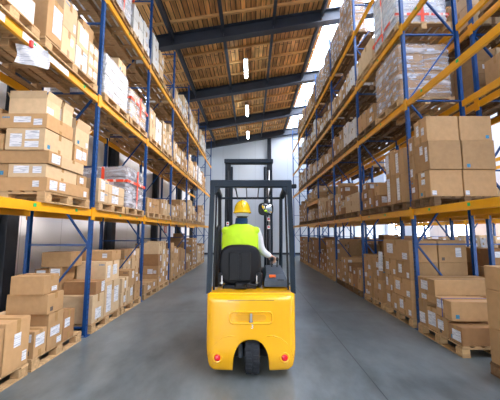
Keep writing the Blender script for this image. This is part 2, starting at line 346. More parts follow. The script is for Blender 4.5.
# ------------------------------------------------------------------ pallet racks
def rack(name, label, front, dirn, ys, levels, top, depth=.95, extra=(), det_y=8.5):
    """front: x of the aisle-side upright centre; dirn: +1 if the rack body runs to +x"""
    rt = empty(name, (front, ys[0], 0), label, 'pallet rack')
    xf, xr = front, front + dirn * depth
    zn = []; z = 1.35
    while z < top - .3: zn.append(z); z += 1.23
    for y in ys:
        for x in (xf, xr):
            b = MB(); s_ = 1 if x == xf else -1; o_ = -dirn * s_        # outward direction
            # open C profile
            b.box(x + o_ * .024, x + o_ * .028, y - .030, y + .030, .006, top, M['blue'])
            b.box(x - .024, x + .024, y - .030, y - .026, .006, top, M['blue']); b.box(x - .024, x + .024, y + .026, y + .030, .006, top, M['blue'])
            if y < det_y and x == xf:
                q = .15
                while q < top - .1:
                    for yy in (y - .013, y + .013): b.box(x + o_ * .0275, x + o_ * .0295, yy - .005, yy + .005, q, q + .02, M['steel_black'])
                    q += .075
            up = b.build('upright', rt)
            b = MB(); b.box(x - .06, x + .06, y - .06, y + .06, .0, .006, M['blue'])
            for yy in (-.047, .047): b.box(x - .012, x + .012, y + yy - .008, y + yy + .008, .006, .018, M['chrome'])
            b.build('base_plate', up)
        segs = [((xf, .12), (xr, .12))] + [((xf, q), (xr, q)) for q in zn] + [((xf, top - .08), (xr, top - .08))]
        front_node = True; prev = (xr, .14)
        for q in zn:
            cur = (xf, q) if front_node else (xr, q); segs.append((prev, cur)); prev = cur; front_node = not front_node
        segs.append((prev, (xf if front_node else xr, top - .1)))
        for (a, z0), (c, z1) in segs:
            e = .02 * (1 if a < c else -1)
            b = MB(); b.bar((a + e, y, z0), (c - e, y, z1), .036, .022, M['blue']); b.build('brace', rt)
    for i in range(len(ys) - 1):
        y0, y1 = ys[i] + .032, ys[i + 1] - .032
        lv = list(levels) + [z for (bi, z) in extra if bi == i]
        for z in lv:
            for x in (xf, xr):
                b = MB(); o_ = -dirn if x == xf else dirn
                b.box(x - .022, x + .022, y0, y1, z - .108, z, M['yellow'], .004)
                b.box(x + o_ * .0215, x + o_ * .024, y0, y1, z - .078, z - .070, M['yellow'])
                bm_ = b.build('beam', rt)
                if z in levels or True:
                    for yy in (ys[i], ys[i + 1]):
                        s_ = 1 if yy == ys[i] else -1
                        b = MB(); xo = x + o_ * .034
                        b.box(min(xo - .003, xo + .003), max(xo - .003, xo + .003), min(yy, yy + s_ * .044), max(yy, yy + s_ * .044), z - .165, z + .035, M['yellow'])
                        b.box(min(x + o_ * .02, x + o_ * .034), max(x + o_ * .02, x + o_ * .034), min(yy + s_ * .038, yy + s_ * .044), max(yy + s_ * .038, yy + s_ * .044), z - .165, z + .035, M['yellow'])
                        b.build('connector', bm_)
                    if x == xf and ys[i] < det_y + 2:
                        for yy in (ys[i] + .95, ys[i] + 1.75):
                            b = MB(); xo = x + o_ * .0235; b.box(min(xo, xo + o_ * .003), max(xo, xo + o_ * .003), yy, yy + .045, z - .062, z - .022, M['green']); b.build('sticker', bm_, label='small green sticker')
    return rt
LY = [.17 + 2.2 * i for i in range(9)]; LY = [4.57 + 2.21 * i for i in range(-1, 7)]
RY = [4.85 + 2.25 * i for i in range(-1, 7)]
LF, RF = -2.50, 2.70
LLEV = (1.90, 3.74, 5.60); RLEV = (1.93, 3.80, 5.20, 6.72)
rack('pallet_rack', 'tall blue and yellow pallet rack along the white left wall', LF, -1, LY, LLEV, 7.42)
rack('pallet_rack', 'tall blue and yellow pallet rack on the right side of the aisle', RF, 1, RY, RLEV, 8.1, extra=((4, 2.85),))
BF = 4.86
rack('pallet_rack', 'second blue and yellow rack standing back to back behind the right rack', BF, -1, RY, RLEV, 8.1, det_y=0, depth=.92)
TY = [5.2 + 2.5 * i for i in range(5)]
rack('pallet_rack', 'far blue and yellow rack near the right windows, seen through the right rack', 7.5, 1, TY, (1.95, 3.8), 4.6, det_y=0)

# ------------------------------------------------------------------ goods
ORD = ['nearest', 'second', 'third', 'fourth', 'fifth', 'sixth', 'seventh', 'eighth', 'ninth', 'tenth', 'eleventh', 'twelfth', 'thirteenth', 'fourteenth', 'farthest']
SIDE = {'L': 'left rack', 'R': 'right rack', 'B': 'rear right rack', 'T': 'windowside rack'}
LEVN = {0: 'floor', 1: 'first shelf', 2: 'second shelf', 3: 'third shelf', 4: 'fourth shelf', 9: 'short middle shelf'}
FRONT = {'L': -2.44, 'R': 2.64, 'B': 4.92, 'T': 7.44}
DIR = {'L': -1, 'R': 1, 'B': -1, 'T': 1}          # into the rack
PHT = .135; PH = .138      # pallet height, and where goods rest on it
def wx(side, xa): return FRONT[side] + DIR[side] * xa

def pallet_mb(w, d, m, part=None):
    """pallet w along y, d along x, origin at its floor centre"""
    parts = {}
    b = MB(); n = 7
    for i in range(n):
        c = -d / 2 + .055 + (d - .11) * i / (n - 1); b.box(c - .045, c + .045, -w / 2, w / 2, PHT - .018, PHT, m)
    parts['deck'] = [b]
    b2 = []
    for yc in (-w / 2 + .05, 0, w / 2 - .05):
        b = MB(); b.box(-d / 2, d / 2, yc - .05, yc + .05, PHT - .036, PHT - .018, m); b2.append(b)
    parts['stringer'] = b2
    bl = []
    for xc in (-d / 2 + .05, 0, d / 2 - .05):
        for yc in (-w / 2 + .065, 0, w / 2 - .065):
            b = MB(); b.box(xc - .05, xc + .05, yc - .062, yc + .062, .018, PHT - .036, m, .004); bl.append(b)
    parts['block'] = bl
    bt = []
    for xc in (-d / 2 + .05, 0, d / 2 - .05):
        b = MB(); b.box(xc - .05, xc + .05, -w / 2, w / 2, 0, .018, m); bt.append(b)
    parts['bottom_board'] = bt
    return parts
_pc = {}
def pallet(side, level, y0, w, z, num, d=.98, xa=0.0, old=False, label=None, near=False, rz=0):
    m = M['pallet_old'] if old else M['pallet']
    key = (round(w, 2), round(d, 2), old, near)
    if key not in _pc:
        pp = pallet_mb(w, d, m)
        if near: _pc[key] = [(n, q.mesh(n)) for n, l in pp.items() for q in l]
        else:
            b = MB()
            for l in pp.values():
                for q in l: b.add(q.v, q.f, m)
            _pc[key] = b.mesh('pallet')
    x = wx(side, xa + d / 2); z += .001 if z else 0
    lb = label or '%s wooden pallet, %s on the %s of the %s' % ('dark worn' if old else 'pale', ORD[num] + ' pallet', LEVN[level], SIDE[side])
    gr = 'wooden pallets in the racks'
    if near:
        t = empty('pallet', (x, y0 + w / 2, z), lb, 'pallet', gr, rz)
        for n, me in _pc[key]:
            o = bpy.data.objects.new(n, me); COL.objects.link(o); o.parent = t
    else:
        o = bpy.data.objects.new('pallet', _pc[key]); COL.objects.link(o); o.location = (x, y0 + w / 2, z); o.rotation_euler.z = rz; tag(o, lb, 'pallet', gr)

CART = []    # every carton as a record; sorted by apparent size at the end
def carton(side, xa, y0, z0, dx, dy, dz, look='kraft', where='', labels=None, flaps=False, tape=True, rz=None, blue=None, strap=False, key=None):
    CART.append(dict(side=side, xa=xa, y0=y0, z0=z0, dx=dx, dy=dy, dz=dz, look=look, where=where, labels=labels, flaps=flaps, tape=tape, rz=rnd.uniform(-.005, .005) if rz is None else rz, blue=blue, strap=strap, seed=rnd.random(), key=key))

LOOKW = {'kraft': 'brown', 'grey_board': 'grey', 'kraft_dark': 'dark brown', 'kraft_light': 'pale', 'white_board': 'white'}
def label_quads(c, r):
    """label rectangles: (face, u0, u1, v0, v1) in metres; face x = aisle side, n = -y end, p = +y end"""
    out = []
    if c['labels'] is not None:
        for f, u0, u1, v0, v1 in c['labels']:
            W = c['dy'] if f == 'x' else c['dx']; out.append((f, (u0 - .5) * W, (u1 - .5) * W, v0 * c['dz'], v1 * c['dz']))
        return out
    for f in ('x', 'n'):
        W = c['dy'] if f == 'x' else c['dx']; H = c['dz']
        if r.random() < (.75 if f == 'x' else .5):
            w = min(W * .42, r.uniform(.07, .14)); h = min(H * .5, r.uniform(.07, .17)); u = r.uniform(-W / 2 + .03, W / 2 - w - .02); v = r.uniform(.02, max(.03, H - h - .03)); out.append((f, u, u + w, v, v + h))
            if r.random() < .4 and W > .4:
                u2 = u + w + .02
                if u2 + .08 < W / 2: out.append((f, u2, u2 + .075, v + .01, v + h * .7))
    return out
def face_box(b, c, f, u0, u1, v0, v1, t, m, off=0.0):
    """a thin patch on a face, local carton frame: centre of bottom at origin, aisle = +x"""
    hx, hy = c['dx'] / 2, c['dy'] / 2
    if f == 'x': b.box(hx + off, hx + off + t, u0, u1, v0, v1, m)
    elif f == 'n': s_ = c['nsign']; y = s_ * hy; b.box(u0, u1, min(y + s_ * off, y + s_ * (off + t)), max(y + s_ * off, y + s_ * (off + t)), v0, v1, m)
def carton_parts(c):
    r = random.Random(c['seed']); parts = []
    # the camera-side end is -y in world; local frame is turned by pi on racks whose aisle is on -x
    c['nsign'] = 1 if DIR[c['side']] > 0 else -1
    hx, hy, H = c['dx'] / 2, c['dy'] / 2, c['dz']; m = M[c['look']]
    b = MB(); b.box(-hx, hx, -hy, hy, 0, H, m, .005)
    if c['flaps']:
        b = MB(); t = .006
        b.box(-hx, hx, -hy, hy, 0, t, m); b.box(-hx, -hx + t, -hy, hy, t, H, m); b.box(hx - t, hx, -hy, hy, t, H, m); b.box(-hx + t, hx - t, -hy, -hy + t, t, H, m); b.box(-hx + t, hx - t, hy - t, hy, t, H, m)
        b.box(-hx + t, hx - t, -hy + t, hy - t, H * .6, H * .62, M['kraft_dark'])
    parts.append(('body', b))
    if c['flaps']:
        L = min(hx, hy) * .75
        for (ax, ay, ang) in ((1, 0, 1.35), (-1, 0, 1.1), (0, 1, .8), (0, -1, 1.5)):
            b = MB(); mt = Matrix.Translation((ax * hx, ay * hy, H)) @ Matrix.Rotation(math.atan2(ay, ax), 4, 'Z') @ Matrix.Rotation(-ang, 4, 'Y')
            w = hy if ax else hx
            b.box(0, L, -w + .004, w - .004, 0, .005, m, 0, mt); parts.append(('flap', b))
    if c['tape'] and not c['flaps']:
        b = MB(); tw = .024
        if c['dy'] > c['dx'] or True:
            b.box(-hx - .0015, hx + .0015, -tw, tw, H, H + .0015, M['tape'])
            b.box(hx, hx + .0015, -tw, tw, H * .72, H, M['tape']); b.box(-hx - .0015, -hx, -tw, tw, H * .72, H, M['tape'])
            b3 = MB()
            if r.random() < .6: b3.box(hx, hx + .0015, -tw, tw, .003, H * .25, M['tape'])
        parts.append(('packing_tape', b))
        if b3.v: parts.append(('packing_tape', b3))
    for (f, u0, u1, v0, v1) in label_quads(c, r):
        b = MB(); face_box(b, c, f, u0, u1, v0, v1, .002, M['paper'], .0016); parts.append(('shipping_label', b))
    bl = c['blue'] if c['blue'] is not None else (r.random() < .5)
    if bl:
        f = 'n' if r.random() < .55 else 'x'; W = c['dx'] if f == 'n' else c['dy']; b = MB(); mk = M['ink_blue'] if r.random() < .7 else M['ink_dark']
        sgn = 1 if r.random() < .5 else -1; u = sgn * (W / 2 - .075)
        if r.random() < .5: face_box(b, c, f, u - .025, u + .025, .03, .08, .0012, mk)
        else:
            v = H - .06
            for q in range(4): face_box(b, c, f, u - .045 + q * .024, u - .045 + q * .024 + .017, v, v + .02, .0012, mk)
        parts.append(('printed_mark', b))
    if c['strap']:
        b = MB(); b.box(-hx - .002, hx + .002, -.03, -.015, H + .0016, H + .004, M['blue_strap']); b.box(hx + .0035, hx + .006, -.03, -.015, 0, H + .004, M['blue_strap']); parts.append(('strap', b))
    return parts
def size_word(c):
    v = c['dx'] * c['dy'] * c['dz']
    if c['flaps']: return 'open topped'
    if c['dz'] < .2: return 'flat'
    if c['dz'] > 1.5 * c['dy']: return 'tall'
    return 'small' if v < .02 else ('large' if v > .08 else 'medium')

def stack_fill(side, level, y0, w, z, num, H, seed, looks=('kraft', 'kraft', 'kraft_dark', 'kraft_light'), ncol=None, same=False, deep=True, hvar=.35, xa0=.01, rear_gain=0.0):
    """loose cartons on a pallet: columns along the aisle, front row and rear row"""
    r = random.Random(seed); n = ncol or r.choice((2, 2, 3))
    cuts = [0]; ws = [r.uniform(.8, 1.25) for _ in range(n)]; tot = sum(ws); acc = 0
    for q in ws: acc += q / tot * w; cuts.append(acc)
    lk = r.choice(looks); common = r.uniform(.17, .32)
    for row in (0, 1):
        if row == 1 and not deep: continue
        for i in range(n):
            h = H * (1 - r.random() * hvar) + (rear_gain if row else 0); nl = max(1, round(h / (common if same else r.uniform(.2, .36))))
            zz = z; colname = ['near', 'middle', 'far'][i] if n == 3 else (['near', 'far'][i] if n == 2 else ['only', 'second', 'third', 'fourth'][i] if n == 1 else ['first', 'second', 'third', 'fourth', 'fifth'][i])
            lk2 = lk if same else r.choice(looks)
            for k in range(nl):
                dz = h / nl * (1 if same else r.uniform(.85, 1.15))
                dy = (cuts[i + 1] - cuts[i]) - .012 - (0 if same else r.random() * .05); dx = .46 - (0 if same else r.random() * .05)
                lay = 'bottom' if k == 0 and nl > 1 else ('top' if k == nl - 1 else ORD[k] + ' layer')
                wh = '%s of %s %s column, %s pallet, %s %s' % (lay, colname, 'front' if row == 0 else 'rear', ORD[num], SIDE[side], LEVN[level])
                carton(side, xa0 + (0 if row == 0 else .485) + (0 if same else r.random() * .02), y0 + cuts[i] + .004, zz, dx, dy, dz - .003, lk2 if same or r.random() < .7 else r.choice(looks), wh)
                zz += dz

WR = [0]
def wrapped(side, level, y0, w, z, num, H, seed, look='kraft', tape=False, d=.96, ny=3, nx=2, nz=4, desc='film wrapped load of brown cartons', xa=.01, labels=True, tz=.62):
    r = random.Random(seed); x = wx(side, xa + d / 2); s_ = DIR[side]
    lb = '%s on %s pallet, %s of the %s' % (desc, ORD[num], LEVN[level], SIDE[side])
    t = empty('wrapped_load', (x, y0 + w / 2, z), lb, 'wrapped load', 'film wrapped pallet loads')
    cw, cd, ch = (w - .05) / ny, (d - .05) / nx, H / nz
    for i in range(ny):
        for j in range(nx):
            for k in range(nz):
                if not (i == 0 or j == (0 if s_ > 0 else nx - 1) or k == nz - 1): continue
                if k == nz - 1 and r.random() < .18 and i > 0: continue
                x0 = x - (d - .05) / 2 + j * cd; yy = y0 + .025 + i * cw; z0 = z + k * ch
                b = MB(); b.box(x0 + .003, x0 + cd - .003, yy + .003, yy + cw - .003, z0 + (.003 if k else 0), z0 + ch - .002, M[look], .006)
                if labels:
                    fx = x0 + .003 if s_ > 0 else x0 + cd - .003; a, c_ = (fx - .0025, fx) if s_ > 0 else (fx, fx + .0025)
                    u = yy + cw * r.uniform(.15, .45); v = z0 + ch * r.uniform(.15, .4); b.box(a, c_, u, u + cw * .35, v, v + ch * .4, M['paper'])
                    if r.random() < .6: u = x0 + cd * r.uniform(.1, .5); b.box(u, u + cd * .3, yy, yy + .004, v, v + ch * .35, M['paper'])
                b.build('carton', t)
    # film: a slightly bulging sleeve closed on top
    b = MB(); n = 40; rings = []
    hw, hd = w / 2, d / 2
    for k in range(9):
        zz = z + .001 + (H + .02) * k / 8; ring = []; e = 1.0 if k < 8 else .93
        for q in range(n):
            a = 2 * PI * (q + .5) / n; ca, sa = math.cos(a), math.sin(a); pw = .12
            px = math.copysign(abs(ca) ** pw, ca) * hd * e; py = math.copysign(abs(sa) ** pw, sa) * hw * e
            wob = 1 + .008 * math.sin(3.1 * k + q * 1.7 + seed)
            ring.append((x + px * wob, y0 + hw + py * wob, zz + (.012 * math.sin(q * 2.3) if k == 8 else 0)))
        rings.append(ring)
    b.rings(rings, M['film'], cap=False); n_ = len(rings) - 1
    b.add(rings[-1], [tuple(range(n))], M['film']); b.build('stretch_film', t, smooth=False)
    if tape:
        zt = z + H * tz; e = .014
        for (nm) in ('round',):
            b = MB(); b.box(x - hd - e, x + hd + e, y0 - e, y0 - e + .003, zt, zt + .05, M['red_tape']); b.box(x - hd - e, x + hd + e, y0 + w + e - .003, y0 + w + e, zt, zt + .05, M['red_tape'])
            b.box(x - hd - e, x - hd - e + .003, y0 - e, y0 + w + e, zt, zt + .05, M['red_tape']); b.box(x + hd + e - .003, x + hd + e, y0 - e, y0 + w + e, zt, zt + .05, M['red_tape'])
            b.build('warning_tape', t, label='red and white printed tape')
        b = MB(); b.box(x - .03, x + .03, y0 - e - .004, y0 - e - .001, z, z + H, M['red_tape']); b.build('warning_tape', t, label='red and white printed tape'); b = MB(); xx = x - s_ * (hd + e + .002); b.box(xx - .002, xx + .002, y0 + w * .5, y0 + w * .5 + .05, z, z + H, M['red_tape']); b.build('warning_tape', t, label='red and white printed tape')
    return t

# --- floor, left rack
zf = PH
pallet('L', 0, 2.43, .95, 0, 0, near=True); pallet('L', 0, 3.43, .96, 0, 1, near=True)
P0 = 'nearest pallet, left rack floor'; P1 = 'second pallet, left rack floor'
carton('L', 0, 2.45, zf, .50, .56, .47, 'kraft', 'near front of ' + P0)
carton('L', 0, 3.03, zf, .56, .33, .50, 'kraft', 'far front of ' + P0, labels=[('x', .35, .62, .45, .72), ('x', .72, .9, .1, .3), ('n', .2, .32, .05, .2)], rz=0)
carton('L', 0, 3.44, zf, .34, .20, .29, 'kraft', 'lowest small one at near front of ' + P1, labels=[('x', .1, .8, .4, .85), ('n', .5, .9, .6, .9)])
carton('L', 0, 3.66, zf, .55, .28, .42, 'kraft', 'bottom of middle front column, ' + P1, labels=[('x', .15, .75, .35, .6), ('x', .6, .9, .08, .25)])
carton('L', 0, 3.95, zf, .50, .24, .37, 'kraft_dark', 'bottom at far front corner of ' + P1, labels=[('x', .1, .55, .45, .75)])
carton('L', .36, 3.44, zf, .5, .20, .40, 'kraft', 'bottom rear near corner of ' + P1)
carton('L', 0, 3.62, zf + .425, .50, .30, .235, 'kraft', 'second layer of middle front column, ' + P1, labels=[], rz=.0)
carton('L', .03, 3.57, zf + .665, .40, .28, .22, 'kraft', 'top of middle front column, ' + P1, labels=[('x', .5, .85, .1, .35)], rz=.02)
carton('L', .56, 3.66, zf, .36, .30, .30, 'kraft_dark', 'bottom rear middle of ' + P1)
carton('L', .53, 3.98, zf, .40, .30, .34, 'kraft_light', 'bottom rear far corner of ' + P1)
# bay 2 floor
pallet('L', 0, 4.66, .98, 0, 2, near=True); pallet('L', 0, 5.69, .98, 0, 3, near=True)
P2 = 'third pallet, left rack floor'
carton('L', .02, 4.68, zf, .50, .36, .42, 'kraft_light', 'bottom of near front column, ' + P2, labels=[('x', .25, .75, .1, .5)])
carton('L', .02, 4.76, zf + .423, .52, .28, .20, 'kraft_dark', 'dark one on near front column, ' + P2, labels=[('x', .6, .95, .1, .9)])
carton('L', .02, 5.07, zf, .52, .54, .55, 'kraft_light', 'bottom of far front column, ' + P2, labels=[('x', .1, .4, .1, .9), ('x', .6, .9, .3, .8)])
carton('L', .03, 5.08, zf + .553, .50, .50, .35, 'kraft_light', 'middle of far front column, ' + P2, labels=[('x', .1, .3, .2, .8), ('x', .5, .8, .3, .8)])
carton('L', .02, 5.24, zf + .906, .56, .36, .17, 'kraft', 'top of far front column, ' + P2, labels=[('n', .7, .85, .3, .75)], rz=0)
carton('L', .56, 4.68, zf, .40, .38, .35, 'kraft_dark', 'rear bottom near of ' + P2); carton('L', .60, 5.10, zf, .36, .5, .5, 'kraft', 'rear bottom far of ' + P2)
carton('L', .56, 4.70, zf + .353, .40, .36, .30, 'kraft', 'rear second layer near of ' + P2, labels=[])
carton('L', .54, 4.70, zf + .656, .21, .34, .20, 'kraft', 'rear third layer with label near of ' + P2, labels=[('n', .15, .85, .35, .9)])
carton('L', .77, 4.70, zf + .656, .20, .34, .17, 'kraft_dark', 'rear third layer by the wall of ' + P2, labels=[('n', .15, .85, .3, .9)])
carton('L', .42, 4.70, zf + .860, .46, .33, .23, 'kraft', 'topmost at the rear of ' + P2, labels=[], blue=True, rz=.02)
stack_fill('L', 0, 5.70, .96, zf, 3, .68, 33, ('kraft', 'kraft', 'kraft_light'), ncol=3, hvar=.2, rear_gain=.25)
# rest of the left floor: one neat low pallet, tall stacks further on
for n_, (bi, s, H, sd, same, nc) in enumerate(((2, 0, .22, 5, False, 2), (2, 1, 1.15, 6, False, 3), (3, 0, 1.1, 7, True, 3), (3, 1, .9, 8, False, 3), (4, 0, .6, 9, False, 3), (4, 1, 1.4, 10, True, 2), (5, 0, .8, 12, True, 2), (5, 1, 1.0, 13, True, 2))):
    y0 = LY[bi] + .09 + s * 1.03; pallet('L', 0, y0, .98, 0, 4 + n_); stack_fill('L', 0, y0 + .01, .95, zf, 4 + n_, H, sd, ('kraft', 'kraft', 'kraft_light', 'kraft_dark'), ncol=nc, same=same, hvar=.22, rear_gain=.85 if n_ == 0 else 0)
# --- first shelf, left rack
z1 = LLEV[0] + PH
pallet('L', 1, 3.43, .97, LLEV[0], 0, near=True)
Q1 = 'nearest pallet, left rack first shelf'
carton('L', .0, 3.45, z1, .96, .90, .165, 'kraft', 'bottom layer of ' + Q1, labels=[('n', .82, .9, .3, .75), ('x', .05, .2, .15, .85), ('x', .25, .38, .25, .85), ('x', .85, .93, .15, .6)], tape=False, rz=0)
carton('L', .03, 3.46, z1 + .168, .46, .62, .165, 'kraft_light', 'second layer front of ' + Q1, labels=[('n', .15, .55, .3, .85), ('n', .65, .88, .3, .8)], rz=0)
carton('L', .50, 3.47, z1 + .168, .46, .60, .165, 'kraft', 'second layer rear of ' + Q1)
carton('L', .03, 4.09, z1 + .168, .5, .24, .165, 'kraft', 'second layer far end of ' + Q1)
carton('L', .0, 3.45, z1 + .336, .92, .24, .16, 'kraft', 'third layer near long one on ' + Q1, labels=[('x', .2, .85, .15, .85)], rz=0)
carton('L', .01, 3.70, z1 + .336, .60, .50, .155, 'kraft_light', 'third layer far one on ' + Q1)
carton('L', .06, 3.44, z1 + .50, .48, .55, .27, 'kraft_light', 'fourth layer front of ' + Q1, labels=[('n', .12, .42, .15, .75), ('n', .5, .85, .5, .9), ('n', .5, .85, .12, .4)], rz=0)
carton('L', .56, 3.44, z1 + .50, .38, .5, .20, 'kraft', 'fourth layer rear of ' + Q1, labels=[('n', .1, .5, .5, .9), ('n', .5, .8, .2, .9)])
carton('L', .04, 4.01, z1 + .50, .44, .33, .235, 'kraft', 'fourth layer far end of ' + Q1, labels=[('x', .1, .5, .2, .8), ('x', .55, .85, .3, .8)])
carton('L', .05, 3.44, z1 + .773, .58, .52, .185, 'kraft', 'fifth layer long one on ' + Q1, labels=[('n', .30, .66, .38, .78), ('n', .72, .9, .2, .62)], rz=0)
carton('L', .04, 4.00, z1 + .74, .40, .34, .25, 'kraft_light', 'fifth layer far end of ' + Q1, labels=[('x', .75, .92, .1, .4)], flaps=True)
carton('L', .66, 3.5, z1 + .705, .30, .42, .34, 'kraft', 'fifth layer rear of ' + Q1, labels=[])
carton('L', .08, 3.45, z1 + .962, .46, .26, .19, 'kraft_light', 'topmost near one on ' + Q1, labels=[('x', .05, .5, .1, .5)], flaps=True)
carton('L', .06, 3.74, z1 + .962, .26, .2, .20, 'kraft_light', 'topmost far one on ' + Q1, labels=[('n', .3, .9, .1, .9)], flaps=True)
pallet('L', 1, 4.66, .98, LLEV[0], 1, near=True); pallet('L', 1, 5.69, .98, LLEV[0], 2, near=True)
Q2 = 'second pallet, left rack first shelf'
for (yy, dy, hs) in ((4.67, .32, (.19, .20)), (5.00, .62, (.17, .17))):
    zz = z1
    for k_, h_ in enumerate(hs):
        carton('L', .02, yy, zz, .5, dy, h_ - .003, 'kraft_light', '%s, %s column front, %s' % (('bottom', 'top')[k_], {4.67: 'near', 5.00: 'far'}[yy], Q2), labels=[('x', .2, .6, .1, .9)]); zz += h_
carton('L', .55, 4.72, z1, .40, .85, .24, 'kraft', 'rear of ' + Q2)
wrapped('L', 1, 5.70, .94, z1, 2, .80, 21, 'grey_board', tape=True, desc='grey film load with red tape')
fl = [(2, 0, 'c', .42, 41), (2, 1, 'c', .55, 42), (3, 0, 'c', .45, 43), (3, 1, 'c', .7, 44), (4, 0, 'c', .8, 45), (4, 1, 'c', .7, 46), (5, 0, 'c', .8, 47), (5, 1, 'c', .9, 48)]
for n_, (bi, s, st, H, sd) in enumerate(fl):
    y0 = LY[bi] + .09 + s * 1.03; pallet('L', 1, y0, .98, LLEV[0], 3 + n_); stack_fill('L', 1, y0 + .01, .95, z1, 3 + n_, H, sd, ('kraft', 'kraft_light', 'kraft_light'), hvar=.4)
# --- second shelf, left rack
z2 = LLEV[1] + PH
pallet('L', 2, 2.43, .72, LLEV[1], 0, near=True); pallet('L', 2, 3.24, 1.19, LLEV[1], 1, near=True)
R0 = 'nearest pallet, left rack second shelf'; R1 = 'second pallet, left rack second shelf'
carton('L', .05, 2.45, z2, .5, .66, .30, 'white_board', 'front of ' + R0, labels=[('x', .1, .9, .1, .9)])
carton('L', .0, 3.24, z2, .52, .27, .55, 'kraft', 'near front of ' + R1, labels=[('x', .35, .95, .2, .85), ('n', .2, .45, .1, .25)], rz=0)
carton('L', .01, 3.53, z2, .50, .29, .36, 'kraft_light', 'bottom of middle front column, ' + R1, labels=[('x', .6, .8, .5, .8)])
carton('L', .01, 3.53, z2 + .363, .50, .29, .40, 'kraft_light', 'top of middle front column, ' + R1, labels=[('x', .75, .9, .1, .4)])
carton('L', .01, 3.84, z2, .50, .28, .30, 'white_board', 'bottom of third front column, ' + R1)
carton('L', .01, 3.84, z2 + .303, .50, .28, .36, 'kraft_light', 'top of third front column, ' + R1, labels=[('x', .2, .95, .2, .9)])
for k_ in range(3): carton('L', .01, 4.14, z2 + k_ * .19, .50, .28, .187, 'kraft_light', '%s of far front column, %s' % (('bottom', 'middle', 'top')[k_], R1), labels=[('x', .1, .4, .2, .8), ('x', .55, .85, .3, .8)])
carton('L', .10, 4.1, z2 + .665, .42, .30, .22, 'kraft', 'topmost at the far end of ' + R1, labels=[], blue=True)
carton('L', .54, 3.3, z2, .42, .5, .5, 'kraft', 'rear near of ' + R1); carton('L', .54, 3.85, z2, .42, .5, .5, 'kraft_dark', 'rear far of ' + R1)
pallet('L', 2, 4.66, .98, LLEV[1], 2, near=True); pallet('L', 2, 5.69, .98, LLEV[1], 3, near=True)
wrapped('L', 2, 4.68, .94, z2, 2, .72, 22, 'white_board', desc='white film wrapped carton load', labels=True)
carton('L', .08, 5.25, z2 + .765, .4, .33, .22, 'kraft_light', 'on the white film load above the third pallet, left rack second shelf', labels=[])
wrapped('L', 2, 5.70, .94, z2, 3, .62, 23, 'kraft_light', tape=True, desc='film load with orange tape', nz=3)
for n_, (bi, s, H, sd, lk) in enumerate(((2, 0, .95, 51, ('white_board', 'kraft_light')), (2, 1, .9, 52, ('kraft_light',)), (3, 0, .60, 53, ('white_board', 'kraft_light')), (3, 1, .62, 54, ('kraft', 'kraft_light')), (4, 0, .8, 55, ('kraft_light', 'white_board')), (4, 1, .9, 56, ('white_board', 'kraft')), (5, 0, .8, 57, ('white_board',)), (5, 1, .8, 58, ('kraft',)))):
    y0 = LY[bi] + .09 + s * 1.03; pallet('L', 2, y0, .98, LLEV[1], 4 + n_); stack_fill('L', 2, y0 + .01, .95, z2, 4 + n_, H, sd, lk, ncol=(2, 3)[n_ % 2], hvar=.3)
# --- third shelf, left rack
z3 = LLEV[2] + PH
pallet('L', 3, 3.5, .92, LLEV[2], 0)
stack_fill('L', 3, 3.51, .88, z3, 0, .6, 60, ('kraft_light',), ncol=2)
for n_, (bi, s, st, H, sd) in enumerate(((1, 0, 'w', .95, 61), (1, 1, 'c', .72, 62), (2, 0, 'c', .85, 63), (2, 1, 'n', .6, 64), (3, 0, 'c', .5, 65), (3, 1, 'c', .95, 66), (4, 0, 'c', .9, 67), (4, 1, 'c', .8, 68), (5, 0, 'c', .9, 69), (5, 1, 'c', .8, 70))):
    y0 = LY[bi] + .09 + s * 1.03; pallet('L', 3, y0, .98, LLEV[2], 1 + n_)
    if st == 'w': wrapped('L', 3, y0 + .01, .94, z3, 1 + n_, H, sd, 'white_board', tape=True, desc='white film load with red tape')
    elif st == 'c': stack_fill('L', 3, y0 + .01, .95, z3, 1 + n_, H, sd, ('white_board', 'kraft_light'), ncol=2 if n_ < 4 else 3, hvar=.25)

# --- right rack, floor
S0 = 'nearest pallet, right rack floor'; S1 = 'second pallet, right rack floor'; S2 = 'third pallet, right rack floor'; S3 = 'fourth pallet, right rack floor'
pallet('R', 0, 2.675, .73, 0, 0, near=True, old=True); pallet('R', 0, 3.80, .97, 0, 1, near=True, xa=-.02)
for row, xa in ((0, .0), (1, .5)):
    carton('R', xa, 2.68, zf, .48, .70, .37, 'kraft', 'bottom %s carton on %s' % (('front', 'rear')[row], S0)); carton('R', xa, 2.68, zf + .373, .48, .70, .41, 'kraft', 'middle %s carton on %s' % (('front', 'rear')[row], S0), labels=[('x', .5, .75, .2, .8)])
    carton('R', xa, 2.68, zf + .786, .48, .70, .25, 'kraft', 'top %s carton on %s' % (('front', 'rear')[row], S0))
carton('R', .0, 3.81, zf, .62, .26, .215, 'kraft_dark', 'bottom near front one on ' + S1, labels=[('x', .3, .9, .15, .75)], rz=0)
carton('R', -.01, 4.09, zf, .60, .20, .25, 'kraft', 'bottom middle one on ' + S1, labels=[('x', .1, .7, .3, .8)])
carton('R', .0, 4.31, zf, .45, .22, .32, 'kraft', 'bottom third one on ' + S1, labels=[('x', .1, .9, .2, .8)])
carton('R', .0, 4.55, zf, .45, .20, .38, 'kraft', 'bottom far one on ' + S1, labels=[('x', .1, .8, .1, .5)])
carton('R', -.01, 3.95, zf + .255, .62, .34, .245, 'kraft', 'strapped one in the middle of ' + S1, labels=[('x', .1, .5, .45, .9)], strap=True, blue=True, rz=-.03)
carton('R', .0, 4.31, zf + .505, .92, .42, .22, 'kraft', 'topmost long one across ' + S1, labels=[('x', .2, .6, .2, .8)], rz=0)
carton('R', .47, 4.31, zf, .46, .44, .50, 'kraft_dark', 'rear far one on ' + S1)
